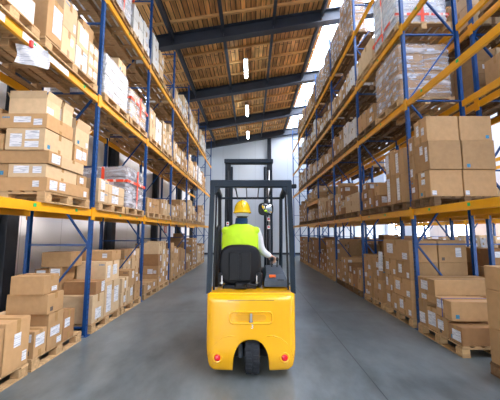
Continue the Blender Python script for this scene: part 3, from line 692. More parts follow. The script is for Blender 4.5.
carton('R', .0, 4.31, zf + .385, .45, .42, .117, 'kraft', 'flat one below the long top carton on ' + S1, labels=[('x', .2, .5, .2, .8)])
pallet('R', 0, 4.95, .98, 0, 2, near=True); pallet('R', 0, 6.02, .98, 0, 3, near=True)
lay = [(.30, ((0, .48), (.49, .46))), (.31, ((0, .62), (.63, .32))), (.30, ((0, .46), (.47, .48))), (.36, ((0, .95),))]
zz = zf
for k_, (h_, cs) in enumerate(lay):
    for j_, (a_, w_) in enumerate(cs):
        for row, xa in ((0, 0), (1, .49)):
            carton('R', xa + .01, 4.96 + a_, zz, .47, w_ - .01, h_ - .003, 'kraft', '%s layer, %s %s carton of %s' % (('bottom', 'second', 'third', 'top')[k_], ('near', 'far')[j_], ('front', 'rear')[row], S2), labels=None if row else [('x', .15, .4, .3, .8), ('x', .75, .92, .1, .4)])
    zz += h_
stack_fill('R', 0, 6.05, .42, zf, 3, .92, 81, ('kraft',), ncol=1, same=True, hvar=.1); stack_fill('R', 0, 6.56, .42, zf, 3, 1.0, 181, ('kraft',), ncol=1, same=True, hvar=.1)
for n_, (bi, s, H, sd, same, nc) in enumerate(((2, 0, .62, 82, False, 3), (2, 1, .7, 83, True, 2), (3, 0, 1.3, 84, True, 2), (3, 1, .8, 85, False, 3), (4, 0, 1.3, 86, True, 2), (4, 1, 1.1, 87, False, 2), (5, 0, 1.3, 88, True, 2), (5, 1, 1.2, 89, True, 2))):
    y0 = RY[bi] + .10 + s * 1.06; pallet('R', 0, y0, .98, 0, 4 + n_, old=bi == 2); stack_fill('R', 0, y0 + .01, .95, zf, 4 + n_, H, sd, ('kraft', 'kraft_dark'), ncol=nc, same=same, hvar=.2)
# --- right rack, first shelf
w1 = RLEV[0] + PH
T1 = 'nearest pallet, right rack first shelf'
pallet('R', 1, 4.18, .62, RLEV[0], 0, near=True, old=True)
for row, xa in ((0, 0), (1, .50)):
    rr = ('front', 'rear')[row]
    carton('R', xa, 4.25, w1, .48, .30, .40, 'kraft', 'bottom %s of near column, %s' % (rr, T1), labels=[('x', .3, .6, .5, .7), ('x', .3, .6, .8, .95), ('n', .82, .95, .05, .22)] if row == 0 else [('n', .85, .97, .05, .22)])
    carton('R', xa, 4.23, w1 + .403, .48, .38, .44, 'kraft', 'middle %s of near column, %s' % (rr, T1), labels=[('x', .4, .6, .6, .9), ('x', .75, .9, .3, .8)] if row == 0 else [])
    carton('R', xa, 4.25, w1 + .846, .48, .34, .38, 'kraft', 'top %s of near column, %s' % (rr, T1), labels=[('x', .2, .4, .35, .8), ('x', .6, .8, .3, .6)] if row == 0 else [])
carton('R', 0, 4.57, w1, .48, .20, .32, 'kraft_dark', 'bottom front of far column, ' + T1); carton('R', 0, 4.63, w1 + .323, .48, .15, .40, 'kraft', 'middle front of far column, ' + T1); carton('R', 0, 4.62, w1 + .726, .48, .16, .30, 'kraft', 'top front of far column, ' + T1)
pallet('R', 1, 4.95, .98, RLEV[0], 1, near=True, old=True); pallet('R', 1, 6.02, .98, RLEV[0], 2, near=True, old=True)
T2 = 'second pallet, right rack first shelf'
for (yy, dy, hs) in ((4.97, .30, (.5, .45)), (5.29, .36, (.55, .45))):
    zz = w1
    for k_, h_ in enumerate(hs):
        for row, xa in ((0, 0.01), (1, .49)): carton('R', xa, yy, zz, .47, dy, h_ - .003, 'kraft', '%s %s, %s column, %s' % (('bottom', 'top')[k_], ('front', 'rear')[row], {4.97: 'near', 5.29: 'far'}[yy], T2), labels=[('x', .1, .4, .1, .9)] if row == 0 else [])
        zz += h_
stack_fill('R', 1, 6.03, .95, w1, 2, .62, 91, ('kraft', 'kraft_dark'), ncol=3, hvar=.35)
for n_, (bi, s, H, sd, same, nc) in enumerate(((2, 0, .62, 92, True, 1), (2, 1, .85, 93, False, 3), (3, 0, .75, 94, False, 3), (3, 1, .8, 95, True, 3), (4, 0, .45, 96, False, 3), (4, 1, .5, 97, False, 3), (5, 0, 1.15, 98, True, 3), (5, 1, 1.1, 99, True, 3))):
    y0 = RY[bi] + .10 + s * 1.06; pallet('R', 1, y0, .98, RLEV[0], 3 + n_, old=True); stack_fill('R', 1, y0 + .01, .95, w1, 3 + n_, H, sd, ('kraft', 'kraft_dark', 'kraft_light'), ncol=nc, same=same, hvar=.3)
for s in (0, 1):
    y0 = RY[4] + .10 + s * 1.06; pallet('R', 9, y0, .98, 2.85, s); stack_fill('R', 9, y0 + .01, .95, 2.85 + PH, s, .42, 130 + s, ('kraft', 'kraft_light'), ncol=3)
# --- right rack, second shelf
w2 = RLEV[1] + PH
pallet('R', 2, 4.95, 1.04, RLEV[1], 0, near=True); wrapped('R', 2, 4.97, 1.0, w2, 0, 1.02, 101, 'kraft', desc='tall film wrapped brown carton load', nz=6, ny=3)
pallet('R', 2, 6.06, .98, RLEV[1], 1, near=True, old=True); stack_fill('R', 2, 6.07, .95, w2, 1, .42, 102, ('kraft',), ncol=2, hvar=.1)
for n_, (bi, s, H, sd, nc) in enumerate(((2, 0, .62, 103, 1), (2, 1, .55, 104, 3), (3, 0, .5, 105, 3), (3, 1, .5, 106, 3), (4, 0, .6, 107, 3), (4, 1, .7, 108, 3), (5, 0, .9, 109, 3), (5, 1, .9, 110, 3))):
    y0 = RY[bi] + .10 + s * 1.06; pallet('R', 2, y0, .98, RLEV[1], 2 + n_, old=True); stack_fill('R', 2, y0 + .01, .95, w2, 2 + n_, H, sd, ('kraft_light', 'white_board') if nc == 1 else ('kraft', 'kraft_light', 'white_board'), ncol=2 if nc == 1 else nc, hvar=.15 if nc == 1 else .35)
# --- right rack, third shelf
w3 = RLEV[2] + PH
pallet('R', 3, 4.90, 1.06, RLEV[2], 0, near=True); wrapped('R', 3, 4.95, .98, w3, 0, 1.15, 111, 'white_board', tape=True, desc='white film load with red printed tape', tz=.13)
pallet('R', 3, 6.02, .98, RLEV[2], 1, near=True); U1 = 'second pallet, right rack third shelf'
carton('R', .02, 6.05, w3, .9, .6, .5, 'kraft_light', 'long pale carton across ' + U1, labels=[]); carton('R', .02, 6.67, w3, .46, .3, .42, 'kraft_light', 'far front of ' + U1, labels=[('x', .1, .4, .2, .7)])
for n_, (bi, s, st, H, sd) in enumerate(((2, 0, 'c', .7, 112), (2, 1, 'c', .5, 113), (3, 0, 'c', .55, 114), (3, 1, 'c', .8, 115), (4, 0, 'c', .9, 116), (4, 1, 'c', .8, 117), (5, 0, 'c', .9, 118), (5, 1, 'c', .9, 119))):
    y0 = RY[bi] + .10 + s * 1.06; pallet('R', 3, y0, .98, RLEV[2], 2 + n_, old=True); stack_fill('R', 3, y0 + .01, .95, w3, 2 + n_, H, sd, ('kraft_light', 'white_board', 'kraft'), ncol=3, hvar=.4)
# --- right rack, fourth shelf
w4 = RLEV[3] + PH
for n_, (bi, s, st, H, sd) in enumerate(((2, 0, 'w', 1.35, 121), (2, 1, 'w', 1.05, 122), (3, 0, 'w', 1.0, 123), (3, 1, 'w', .95, 124), (4, 0, 'c', .95, 125), (4, 1, 'c', .9, 126), (5, 0, 'c', .95, 127), (5, 1, 'c', 1.0, 128))):
    y0 = RY[bi] + .10 + s * 1.06; pallet('R', 4, y0, .98, RLEV[3], n_, old=True)
    if st == 'w': wrapped('R', 4, y0 + .01, .94, w4, n_, H, sd, 'kraft', d=.96 if n_ else .42, nx=2 if n_ else 1, desc='%s film wrapped carton load' % ('very tall', 'tall', 'medium', 'shorter')[n_], nz=5)
    else: stack_fill('R', 4, y0 + .01, .95, w4, n_, H, sd, ('kraft_light', 'kraft'), ncol=3, hvar=.3)

# --- rear right rack (its back faces us) and the windowside rack
zb = {0: 0, 1: RLEV[0], 2: RLEV[1], 3: RLEV[2], 4: RLEV[3]}
BK = [(0, 1, 0, 1.25, 201), (0, 1, 1, .85, 202), (0, 2, 0, 1.2, 203), (0, 2, 1, 1.3, 204), (0, 3, 0, 1.2, 205), (0, 3, 1, 1.2, 206), (0, 4, 0, 1.1, 207),
      (1, 1, 0, .0, 211), (1, 1, 1, .55, 212), (1, 2, 1, .6, 214), (1, 3, 0, .5, 215), (1, 4, 0, .9, 216),
      (2, 0, 1, .5, 221), (2, 1, 0, 1.0, 222), (2, 2, 0, .7, 223), (2, 3, 1, .7, 224), (2, 4, 0, .8, 225),
      (3, 0, 1, .6, 230), (3, 1, 0, .75, 231), (3, 1, 1, .6, 232), (3, 3, 0, .6, 233)]
cnt = {}
for (lv, bi, s, H, sd) in BK:
    y0 = RY[bi] + .10 + s * 1.06; n_ = cnt.get(lv, 0); cnt[lv] = n_ + 1
    pallet('B', lv, y0, .98, zb[lv], n_, old=True, d=.94)
    if H > .1: stack_fill('B', lv, y0 + .01, .95, zb[lv] + PH, n_, H, sd, ('kraft', 'kraft_dark') if lv < 2 else ('kraft', 'kraft_light'), ncol=2, hvar=.15)
cnt = {}
for (lv, bi, s, H, sd, lk) in ((0, 0, 1, 1.3, 241, 'kraft_light'), (0, 1, 0, 1.2, 242, 'kraft_light'), (0, 1, 1, 1.4, 243, 'white_board'), (0, 2, 0, 1.3, 244, 'kraft_light'), (0, 2, 1, 1.3, 245, 'kraft'), (0, 3, 0, 1.3, 246, 'kraft_light'), (0, 3, 1, 1.0, 247, 'kraft'),
                               (1, 1, 0, .9, 251, 'white_board'), (1, 1, 1, .9, 252, 'kraft_light'), (1, 2, 0, .9, 253, 'kraft_light'), (1, 3, 1, .9, 254, 'white_board')):
    y0 = TY[bi] + .12 + s * 1.15; n_ = cnt.get(lv, 0); cnt[lv] = n_ + 1
    zz = (0, 1.95)[lv]; pallet('T', lv, y0, .98, zz, n_)
    stack_fill('T', lv, y0 + .01, .95, zz + PH, n_, H, sd, (lk, 'kraft_light'), ncol=3, hvar=.15, deep=False)

for c in CART:
    if c['side'] == 'R' and 'fourth pallet, right rack floor' in c['where']: c['where'] = c['where'].replace('only', 'near' if c['y0'] < 6.5 else 'far')
    c['where'] = c['where'].replace('of only', 'of single')
# --- realise the cartons: the 300 that show largest stand alone, the rest is one mass
def score(c):
    x = wx(c['side'], c['xa'] + c['dx'] / 2); y = c['y0'] + c['dy'] / 2; z = c['z0'] + c['dz'] / 2 - 1.55
    d2 = x * x + y * y + z * z; a = c['dz'] * (c['dy'] * abs(x) + c['dx'] * y) / math.sqrt(d2) / d2
    if abs(x / y) > .98 or z / y > .86: a *= .02                     # outside the frame
    if c['side'] in 'BT': a *= .25
    if 'rear' in c['where'] and c['y0'] > 4.6: a *= .12
    return -a
order = sorted(CART, key=score); MAXI = 300
mass = MB(); used = set()
for i, c in enumerate(order):
    side = c['side']; x = wx(side, c['xa'] + c['dx'] / 2); y = c['y0'] + c['dy'] / 2; ang = (0 if DIR[side] < 0 else PI) + c['rz']
    parts = carton_parts(c)
    if i < MAXI:
        lb = '%s %s carton, %s' % (size_word(c), LOOKW[c['look']], c['where'])
        lb = lb.replace(', long pale carton', ' laid long')
        w_ = lb.split()
        if len(w_) > 16: lb = ' '.join(w_[1:]) if len(w_) == 17 else ' '.join([q for q in w_[1:] if q not in ('of', 'the')][:16])
        t = empty('carton', (x, y, c['z0']), lb, 'carton', 'cartons on the pallets', ang)
        if c['y0'] < 9.2:
            for n_, b in parts:
                o = bpy.data.objects.new(n_, b.mesh(n_)); COL.objects.link(o); o.parent = t
                if n_ == 'shipping_label': o['label'] = 'white printed label'
        else:
            bpy.data.objects.remove(t); b = MB()
            for _, q in parts:
                for f, mi in zip(q.f, q.mi): pass
                base = len(b.v); b.v += q.v
                for f, mi in zip(q.f, q.mi): b.f.append([base + k_ for k_ in f]); b.mi.append(b.mat(q.mats[mi]))
            o = bpy.data.objects.new('carton', b.mesh('carton')); COL.objects.link(o); o.location = (x, y, c['z0']); o.rotation_euler.z = ang; tag(o, lb, 'carton', 'cartons on the pallets')
    else:
        mt = Matrix.Translation((x, y, c['z0'])) @ Matrix.Rotation(ang, 4, 'Z')
        for n_, q in parts:
            base = len(mass.v); mass.v += [tuple(mt @ Vector(v)) for v in q.v]
            for f, mi in zip(q.f, q.mi): mass.f.append([base + k_ for k_ in f]); mass.mi.append(mass.mat(q.mats[mi]))
o = mass.build('distant_cartons'); tag(o, 'remaining small far cartons stacked deep in the racks', 'cartons', None, 'stuff')
print('CARTONS', len(CART))

# papers hung on the left second shelf beam and small strips
def sheet(name, x, y0, y1, z0, z1, label, clip=None, mat='paper', curl=.012, part=None):
    b = MB(); n = 10; vs = []; fs = []
    for i in range(n + 1):
        for j in range(n + 1):
            u, v = i / n, j / n
            for s_ in (0, 1): pass
            vs.append((x + curl * math.sin(u * 5 + v * 2) + .01 * (1 - v) ** 2, y0 + (y1 - y0) * u, z0 + (z1 - z0) * v))
    m_ = len(vs); vs += [(a + .0015, b_, c) for a, b_, c in vs]
    for i in range(n):
        for j in range(n):
            a = i * (n + 1) + j; q = (a, a + n + 1, a + n + 2, a + 1); fs.append(q); fs.append(tuple(k_ + m_ for k_ in q[::-1]))
    b.add(vs, fs, M[mat]); o = b.build(name); tag(o, label, 'paper sheet')
    if clip:
        c = MB(); c.box(x - .012, x + .022, clip - .02, clip + .02, z1 - .02, z1 + .03, M['red_paint'], .004); c.build('clip', o, label='red clip')
    return o
bx = LF + .032
b = MB(); n = 12; vs = []; fs = []
for i_ in range(n + 1):
    for j_ in range(n + 1):
        u, v = i_ / n, j_ / n; vs.append((-2.60 + .30 * u + .012 * math.sin(v * 4), 3.02 + .10 * u + .014 * math.sin(u * 7 + v * 3), 3.41 + .215 * v - .03 * u))
m_ = len(vs); vs += [(a, b_ + .0015, c) for a, b_, c in vs]
for i_ in range(n):
    for j_ in range(n):
        a = i_ * (n + 1) + j_; q = (a, a + n + 1, a + n + 2, a + 1); fs.append(q); fs.append(tuple(k_ + m_ for k_ in q[::-1]))
b.add(vs, fs, M['paper']); o = tag(b.build('paper_sheet'), 'white printed paper hanging with a red clip below the left second shelf beam', 'paper sheet')
b = MB(); b.box(-2.475, -2.44, 3.04, 3.075, 3.60, 3.68, M['red_paint'], .006); b.build('clip', o, label='red clip')
for i, (a, c, w_) in enumerate(((2.45, 2.72, 'nearer the camera, with green print'), (2.95, 3.75, 'longer one nearer the first upright'))):
    b = MB(); b.box(LF + .0245, LF + .0265, a, c, LLEV[1] - .10, LLEV[1] - .02, M['white_paint']); o = b.build('beam_label'); tag(o, 'white label strip on the left second shelf beam, ' + w_, 'label strip')
    b = MB(); b.box(LF + .0265, LF + .028, a + .12, a + .2, LLEV[1] - .07, LLEV[1] - .045, M['green']); b.box(LF + .0265, LF + .028, a + .08, a + .16, LLEV[1] - .085, LLEV[1] - .075, M['green']); b.build('printed_mark', o, label='green printed mark')
sheet('paper_sheet', 2.58, 5.86, 6.0, .78, 1.16, 'long curled white paper hanging from cartons on the right rack floor', curl=.02)

# wall sign and extinguisher behind the left rack
b = MB(); b.box(XL + .002, XL + .012, 14.0, 14.7, 1.35, 2.0, M['white_paint']); o = b.build('fire_sign'); tag(o, 'white square sign with red emblem on the left wall', 'sign')
b = MB(); b.box(XL + .012, XL + .016, 14.15, 14.55, 1.5, 1.85, M['red_paint']); b.build('red_emblem', o)
b = MB(); b.box(XL + .016, XL + .018, 14.3, 14.4, 1.54, 1.80, M['white_paint']); b.build('white_pictogram', o)
t = empty('fire_extinguisher', (XL + .14, 13.2, 0), 'red fire extinguisher standing by the left wall under the sign', 'fire extinguisher')
b = MB(); b.lathe([(.02, 0), (.085, .01), (.09, .04), (.09, .42), (.06, .5), (.025, .53)], M['red_paint'], Matrix.Translation((XL + .14, 13.2, 0))); b.build('cylinder_body', t, True)
b = MB(); b.tube([(XL + .14, 13.2, .53), (XL + .14, 13.2, .58)], .02, M['steel_black']); b.tube([(XL + .14, 13.2, .57), (XL + .14, 13.3, .54), (XL + .14, 13.31, .3)], .012, M['steel_black']); b.build('hose', t)

M['console'] = pbr('console_plastic', (0.045, 0.06, 0.08), 0.5, spread=.15, scale=20)
# ------------------------------------------------------------------ forklift
FT = empty('forklift', (0, 4.2, 0), 'yellow electric counterbalance forklift with dark overhead guard, seen from behind in the aisle', 'forklift')
def cw_bottom(x):
    ax = abs(x)
    if ax < .205: return .085 + .335 * (max(0, 1 - (ax / .205) ** 2.6)) ** .5
    if ax > .41: return .085 + .05 * ((ax - .41) / .08) ** 1.2
    return .085
def cw_y(x, z, top=.868):
    """depth of the moulded rear face: rounded sides, rolled top and a slight belly"""
    ax = abs(x); y = .035 * (ax / .485) ** 2; R = .085
    if ax > .487 - R: y += R * (1 - math.sqrt(max(0, 1 - ((ax - (.487 - R)) / R) ** 2)))
    R2 = .05
    if z > top - R2: y += R2 * (1 - math.sqrt(max(0, 1 - ((z - (top - R2)) / R2) ** 2)))
    if z < .3: y += .05 * ((.3 - z) / .19) ** 2
    return y
Y0 = 3.22
xs = []
q = -.487
while q < .4871:
    xs.append(q); q += .487 / 30
for e in (.205, .2049, .2, .19): xs += [e, -e]
xs = sorted(set(round(v, 4) for v in xs)); NR = 30
vs = []; fs = []
for x in xs:
    sh = 1 - .018 * 0
    zb_ = cw_bottom(x) if abs(abs(x) - .205) > 1e-4 else .085
    for r_ in range(NR + 1):
        z_ = zb_ + (.868 - zb_) * r_ / NR
        xx = x * (1 - .035 * max(0, (.30 - z_) / .19))
        vs.append((xx, Y0 + cw_y(x, z_), z_))
C_ = len(xs)
for i in range(C_ - 1):
    for r_ in range(NR):
        a = i * (NR + 1) + r_; fs.append((a, a + NR + 1, a + NR + 2, a + 1))
# rim: walk the border and extrude forward
border = [i * (NR + 1) for i in range(C_)] + [(C_ - 1) * (NR + 1) + r_ for r_ in range(1, NR + 1)] + [i * (NR + 1) + NR for i in range(C_ - 2, -1, -1)] + [r_ for r_ in range(NR - 1, 0, -1)]
base = len(vs)
for k_ in border: v = vs[k_]; vs.append((v[0], Y0 + .62, v[2]))
nb = len(border)
for i in range(nb): j = (i + 1) % nb; fs.append((border[j], border[i], base + i, base + j))
b = MB(); b.add(vs, fs, M['fork_yellow']); cwt = b.build('counterweight', FT, True)
for p in cwt.data.polygons: p.use_smooth = True
# the pressed panel line, latch recess and its frame
def rrect(cx_, cz, w, h, r, n=6):
    pts = []
    for (sx, sz, a0) in ((1, 1, 0), (-1, 1, PI / 2), (-1, -1, PI), (1, -1, 3 * PI / 2)):
        for i in range(n + 1): a = a0 + PI / 2 * i / n; pts.append((cx_ + sx * (w / 2 - r) + r * math.cos(a), cz + sz * (h / 2 - r) + r * math.sin(a)))
    return pts
def ring_on_face(b, w, h, r, t, cx_, cz, m, lift=.010):
    outer = rrect(cx_, cz, w, h, r); inner = rrect(cx_, cz, w - 2 * t, h - 2 * t, max(.004, r - t))
    n = len(outer); prof = [(outer, -.003), (outer, lift), (inner, lift), (inner, -.003)]
    rings = [[(x, Y0 + cw_y(x, z) - l, z) for x, z in pts] for pts, l in prof]
    b.rings(rings, m, cap=False, closed=True)
b = MB(); ring_on_face(b, .47, .135, .045, .018, 0, .645, M['fork_yellow'], .014); b.build('latch_frame', cwt, True)
b = MB(); P_ = rrect(0.0, .645, .32, .062, .026); b.add([(x, Y0 + cw_y(x, z) - .005, z) for x, z in P_] + [(x, Y0 + cw_y(x, z) + .002, z) for x, z in P_], [tuple(range(len(P_)))[::-1]] + [(i, (i + 1) % len(P_), len(P_) + (i + 1) % len(P_), len(P_) + i) for i in range(len(P_))], M['fork_yellow_shaded']); b.build('latch_recess', cwt)  # flat patch, its recess shade painted as darker yellow
b = MB(); b.box(-.012, .012, Y0 - .026, Y0 - .004, .605, .69, M['chrome'], .004); b.box(-.02, .02, Y0 - .018, Y0 - .004, .600, .618, M['grey_plastic'], .003); b.build('latch_handle', cwt, label='grey metal latch lever')
b = MB(); b.box(-.25, .25, Y0 - .0015, Y0 + .003, .822, .826, M['black_plastic']); b.build('panel_seam', cwt)
for s_ in (-1, 1):
    cx_ = s_ * .355; mt = Matrix.Translation((cx_, Y0 + cw_y(cx_, .232) + .004, .232)) @ Matrix.Rotation(PI / 2, 4, 'X')
    b = MB(); b.lathe([(.054, 0), (.056, .010), (.046, .014), (.036, .006)], M['fork_yellow'], mt, 28); tl = b.build('tail_light', cwt, True)
    b = MB(); b.lathe([(.034, .004), (.033, .014), (.024, .020), (.008, .022)], M['red'], mt, 24); b.build('lens', tl, True, 'round red lens')
    b = MB(); b.lathe([(.011, .012), (.010, .016)], M['white_paint'], Matrix.Translation((cx_ + s_ * .01, Y0 + cw_y(cx_, .31) + .014, .325)) @ Matrix.Rotation(PI / 2, 4, 'X'), 12) if False else None
# number 3 mark
cu = bpy.data.curves.new('number_mark', 'FONT'); cu.body = '3'; cu.size = .062; cu.extrude = .001; cu.align_x = 'CENTER'; cu.materials.append(M['white_paint'])
o = bpy.data.objects.new('number_mark', cu); COL.objects.link(o); me_ = bpy.data.meshes.new_from_object(o.evaluated_get(bpy.context.evaluated_depsgraph_get())); bpy.data.objects.remove(o); o = bpy.data.objects.new('number_mark', me_); COL.objects.link(o); o.parent = cwt; o.location = (.012, Y0 - .003 - 4.2, .535); o.rotation_euler = (PI / 2, 0, 0); o['label'] = 'small white number'
for s_ in (-1, 1):
    b = MB(); b.tube([(x_ * s_, Y0 + cw_y(x_, z_) + .001, z_) for x_, z_ in ((.455, .22), (.43, .30), (.38, .38), (.31, .435), (.23, .46), (.17, .455))], .0055, M['fork_yellow'], 6)
    b.build('arch_flare', cwt, True)
# hood top, body, chassis
b = MB(); b.box(-.47, .47, Y0 + .10, 3.88, .85, .88, M['fork_yellow'], .012); b.build('hood_top', FT)
b = MB(); b.box(-.485, .485, Y0 + .63, 4.62, .22, .62, M['fork_yellow'], .02); b.build('battery_cover', FT)
b = MB(); b.box(-.46, .46, Y0 + .635, 4.35, .625, .80, M['black_plastic'], .02); b.build('seat_deck', FT)
b = MB(); b.box(-.46, .46, 4.36, 4.86, .30, .34, M['steel_black'], .005); b.build('floor_plate', FT)
b = MB(); b.box(-.46, .46, 4.86, 4.90, .30, .78, M['fork_yellow'], .01); b.build('front_cowl', FT)
b = MB(); b.box(-.30, .30, 3.55, 4.95, .12, .215, M['steel_black'], .01); b.build('chassis', FT)
def wheel(x, y, r, w, treads=True):
    b = MB(); mt = Matrix.Translation((x, y, r)) @ Matrix.Rotation(PI / 2, 4, 'Y')
    b.lathe([(r * .58, -w / 2), (r * .9, -w / 2), (r * .965, -w / 2 + .012), (r * .965, w / 2 - .012), (r * .9, w / 2), (r * .58, w / 2)], M['rubber'], mt, 36)
    if treads:
        for k_ in range(26):
            a = 2 * PI * k_ / 26
            for s_ in (-1, 1):
                m2 = Matrix.Translation((x, y, r)) @ Matrix.Rotation(a + s_ * .05, 4, 'X')
                b.box(s_ * w * .26 - w * .20, s_ * w * .26 + w * .20, -.018, .018, r * .95, r * .998, M['rubber'], .004, m2)
    t_ = b.build('wheel', FT)
    b = MB(); b.lathe([(.02, -w / 2 + .01), (r * .3, -w / 2 + .005), (r * .57, -w / 2 + .02), (r * .57, w / 2 - .02), (r * .3, w / 2 - .005), (.02, w / 2 - .01)], M['grey_plastic'], mt, 28); b.build('rim', t_, True)
wheel(.015, 3.44, .235, .155)
wheel(-.385, 4.9, .26, .14); wheel(.385, 4.9, .26, .14)
b = MB(); b.tube([(-.12, 3.47, .43), (-.12, 3.47, .15)], .028, M['grey_plastic'], 12); b.box(-.16, -.09, 3.42, 3.58, .30, .40, M['steel_black'], .01); b.build('drive_unit', FT)
b = MB(); b.box(-.215, .215, 3.72, 3.76, .13, .44, M['fork_yellow_shaded']); b.build('inner_panel', FT)
# overhead guard
GY0, GY1, GZ = 3.44, 4.32, 2.13
gd = MB()
for s_ in (-1, 1):
    pts = [(s_ * .478, GY0 - .03, .86), (s_ * .470, GY0 - .01, 1.5), (s_ * .455, GY0, 2.10)]
    for a_, c_ in zip(pts[:-1], pts[1:]):
        pass
    b = MB(); b.rings([[(x + dx_, y + dy_, z) for dx_, dy_ in ((-.026, -.03), (.026, -.03), (.026, .03), (-.026, .03))] for x, y, z in pts], M['guard']); b.tube([(s_ * .435, GY0 + .06, .86), (s_ * .415, GY0 + .06, 2.08)], .012, M['steel_black'], 8); b.build('guard_post', FT)
    b = MB(); b.tube([(s_ * .465 - .01, GY1 + .28, .80), (s_ * .462 - .01, GY1 + .15, 1.3), (s_ * .455 - .01, GY1, 2.06)], .027, M['steel_black' if s_ < 0 else 'guard'], 10); b.build('guard_post', FT)
b = MB()
b.box(-.485, .485, GY0 - .03, GY0 + .045, 2.075, 2.165, M['guard'], .012)
for s_ in (-1, 1): b.rings([[(s_ * .455 + dx_, y_, z_ + dz_) for dx_, dz_ in ((-.028, -.03), (.028, -.03), (.028, .03), (-.028, .03))] for y_, z_ in ((GY0 + .04, 2.115), (3.9, 2.12), (GY1, 2.065))], M['guard'])
b.box(-.47, .47, GY1 - .02, GY1 + .02, 2.035, 2.065, M['guard'], .006)
for x in (-.4, -.14, .2, .42): b.tube([(x, GY0 - .032, 2.12), (x, GY0 - .036, 2.12)], .009, M['steel_black'], 8)
for s_ in (-1, 1): # corner gussets
    b.add([(s_ * .43, GY0 - .025, 2.08), (s_ * .43, GY0 - .025, 1.99), (s_ * .36, GY0 - .025, 2.08), (s_ * .43, GY0 + .03, 2.08), (s_ * .43, GY0 + .03, 1.99), (s_ * .36, GY0 + .03, 2.08)], [(0, 1, 2), (3, 5, 4), (0, 3, 4, 1), (1, 4, 5, 2), (2, 5, 3, 0)], M['guard'])
b.build('guard_frame', FT)
for x in (-.20, -.06, .10, .26):
    b = MB(); b.rings([[(x + dx_, y_, z_ + dz_) for dx_, dz_ in ((-.006, -.02), (.006, -.02), (.006, .02), (-.006, .02))] for y_, z_ in ((GY0 + .04, 2.11), (3.9, 2.115), (GY1 - .015, 2.05))], M['steel_black']); b.build('guard_bar', FT)
# mast
MY = 5.05
for s_, xa_, xb_ in ((-1, -.455, -.34), (1, .245, .375)):
    b = MB()
    if s_ < 0: b.box(xa_, xa_ + .035, MY, MY + .12, .1, 2.76, M['guard'], .004); b.box(xa_ + .035, xb_ - .015, MY, MY + .018, .1, 2.74, M['steel_black'])
    else: b.box(xb_ - .035, xb_, MY, MY + .12, .1, 2.76, M['guard'], .004); b.box(xa_ + .035, xb_ - .035, MY, MY + .018, .1, 2.74, M['steel_black'])
    b.build('mast_rail', FT)
    b = MB(); x = xb_ if s_ < 0 else xa_; b.box(x - .018, x + .018, MY + .02, MY + .11, .12, 2.70, M['guard'], .004); b.build('mast_rail', FT)
    b = MB(); x = (xa_ + xb_) / 2; b.tube([(x, MY - .05, .15), (x, MY - .05, 1.62)], .032, M['steel_black'], 14); b.tube([(x, MY - .05, 1.60), (x, MY - .05, 2.62)], .019, M['chrome'] if s_ > 0 else M['steel_black'], 12); b.build('lift_cylinder', FT, True)
b = MB(); b.box(-.47, .39, MY - .03, MY + .13, 2.755, 2.83, M['guard'], .008)
for q in range(6): b.tube([(-.40 + q * .145, MY - .0301, 2.80), (-.40 + q * .145, MY - .036, 2.80)], .008, M['steel_black'], 8)
b.build('mast_crossbar', FT)
for z in (.55, 1.25): b = MB(); b.box(-.33, .24, MY + .12, MY + .15, z, z + .09, M['steel_black'], .005); b.build('mast_crossbar', FT)
b = MB()
for x in (.275, .33): b.box(x - .008, x + .008, MY - .02, MY - .005, .7, 2.68, M['steel_black'])
b.build('lift_chain', FT)
b = MB(); b.box(-.42, .34, MY + .16, MY + .20, .10, .18, M['steel_black'], .005); b.box(-.42, .34, MY + .16, MY + .20, .48, .56, M['steel_black'], .005); b.box(-.42, -.38, MY + .16, MY + .2, .1, .56, M['steel_black']); b.box(.30, .34, MY + .16, MY + .2, .1, .56, M['steel_black']); b.build('fork_carriage', FT)
for x in (-.30, .22):
    b = MB(); b.rings([[(x + dx_, y_ + dy_, z_) for dx_, dy_ in ((-.05, 0), (.05, 0), (.05, .035), (-.05, .035))] for y_, z_ in ((MY + .2, .56), (MY + .2, .045))], M['steel_black']); b.rings([[(x - .05, y_, .045), (x + .05, y_, .045), (x + .05, y_, .045 + t_), (x - .05, y_, .045 + t_)] for y_, t_ in ((MY + .2, .04), (MY + .7, .035), (MY + 1.25, .012))], M['steel_black']); b.build('fork', FT)
for x0_, z0_, col_ in ((-.395, 1.66, 'red_paint'), (-.395, 1.585, 'red_paint'), (.30, 1.735, 'red_paint'), (.30, 1.60, 'red_paint')):
    b = MB(); yy = MY - .088 if x0_ < 0 else MY - .088; b.box(x0_ - .022, x0_ + .022, yy, yy + .003, z0_, z0_ + .062, M['white_paint']); dc = b.build('warning_decal', FT)
    b = MB(); b.tube([(x0_, yy, z0_ + .034), (x0_, yy - .002, z0_ + .034)], .016, M[col_], 14); b.build('decal_mark', dc, label='round red mark')
# seat
SX = -.135
def rounded_pad(b, pts, hx, hz_, m, n=28, pw=.42):
    rings = []
    for (c, sc_) in pts:
        rings.append([(c[0] + math.copysign(abs(math.cos(2 * PI * k_ / n)) ** pw, math.cos(2 * PI * k_ / n)) * hx * sc_, c[1], c[2] + math.copysign(abs(math.sin(2 * PI * k_ / n)) ** pw, math.sin(2 * PI * k_ / n)) * hz_ * sc_) for k_ in range(n)])
    b.rings(rings, m)
st = bpy.data.objects.new('seat', None); COL.objects.link(st); st.parent = FT; st.location = (SX, 3.75 - 4.2, .9)
b = MB(); rounded_pad(b, [((SX, 3.62, 1.15), .86), ((SX, 3.625, 1.15), .95), ((SX, 3.65, 1.15), 1.0), ((SX, 3.70, 1.15), 1.0), ((SX, 3.735, 1.15), .95), ((SX, 3.745, 1.15), .85)], .262, .245, M['vinyl'], pw=.62); b.build('seat_back', st, True)
b = MB(); b.box(SX - .135, SX + .135, 3.600, 3.625, .96, 1.31, M['black_plastic'], .010); b.box(SX - .006, SX + .006, 3.596, 3.602, .97, 1.30, M['vinyl'])
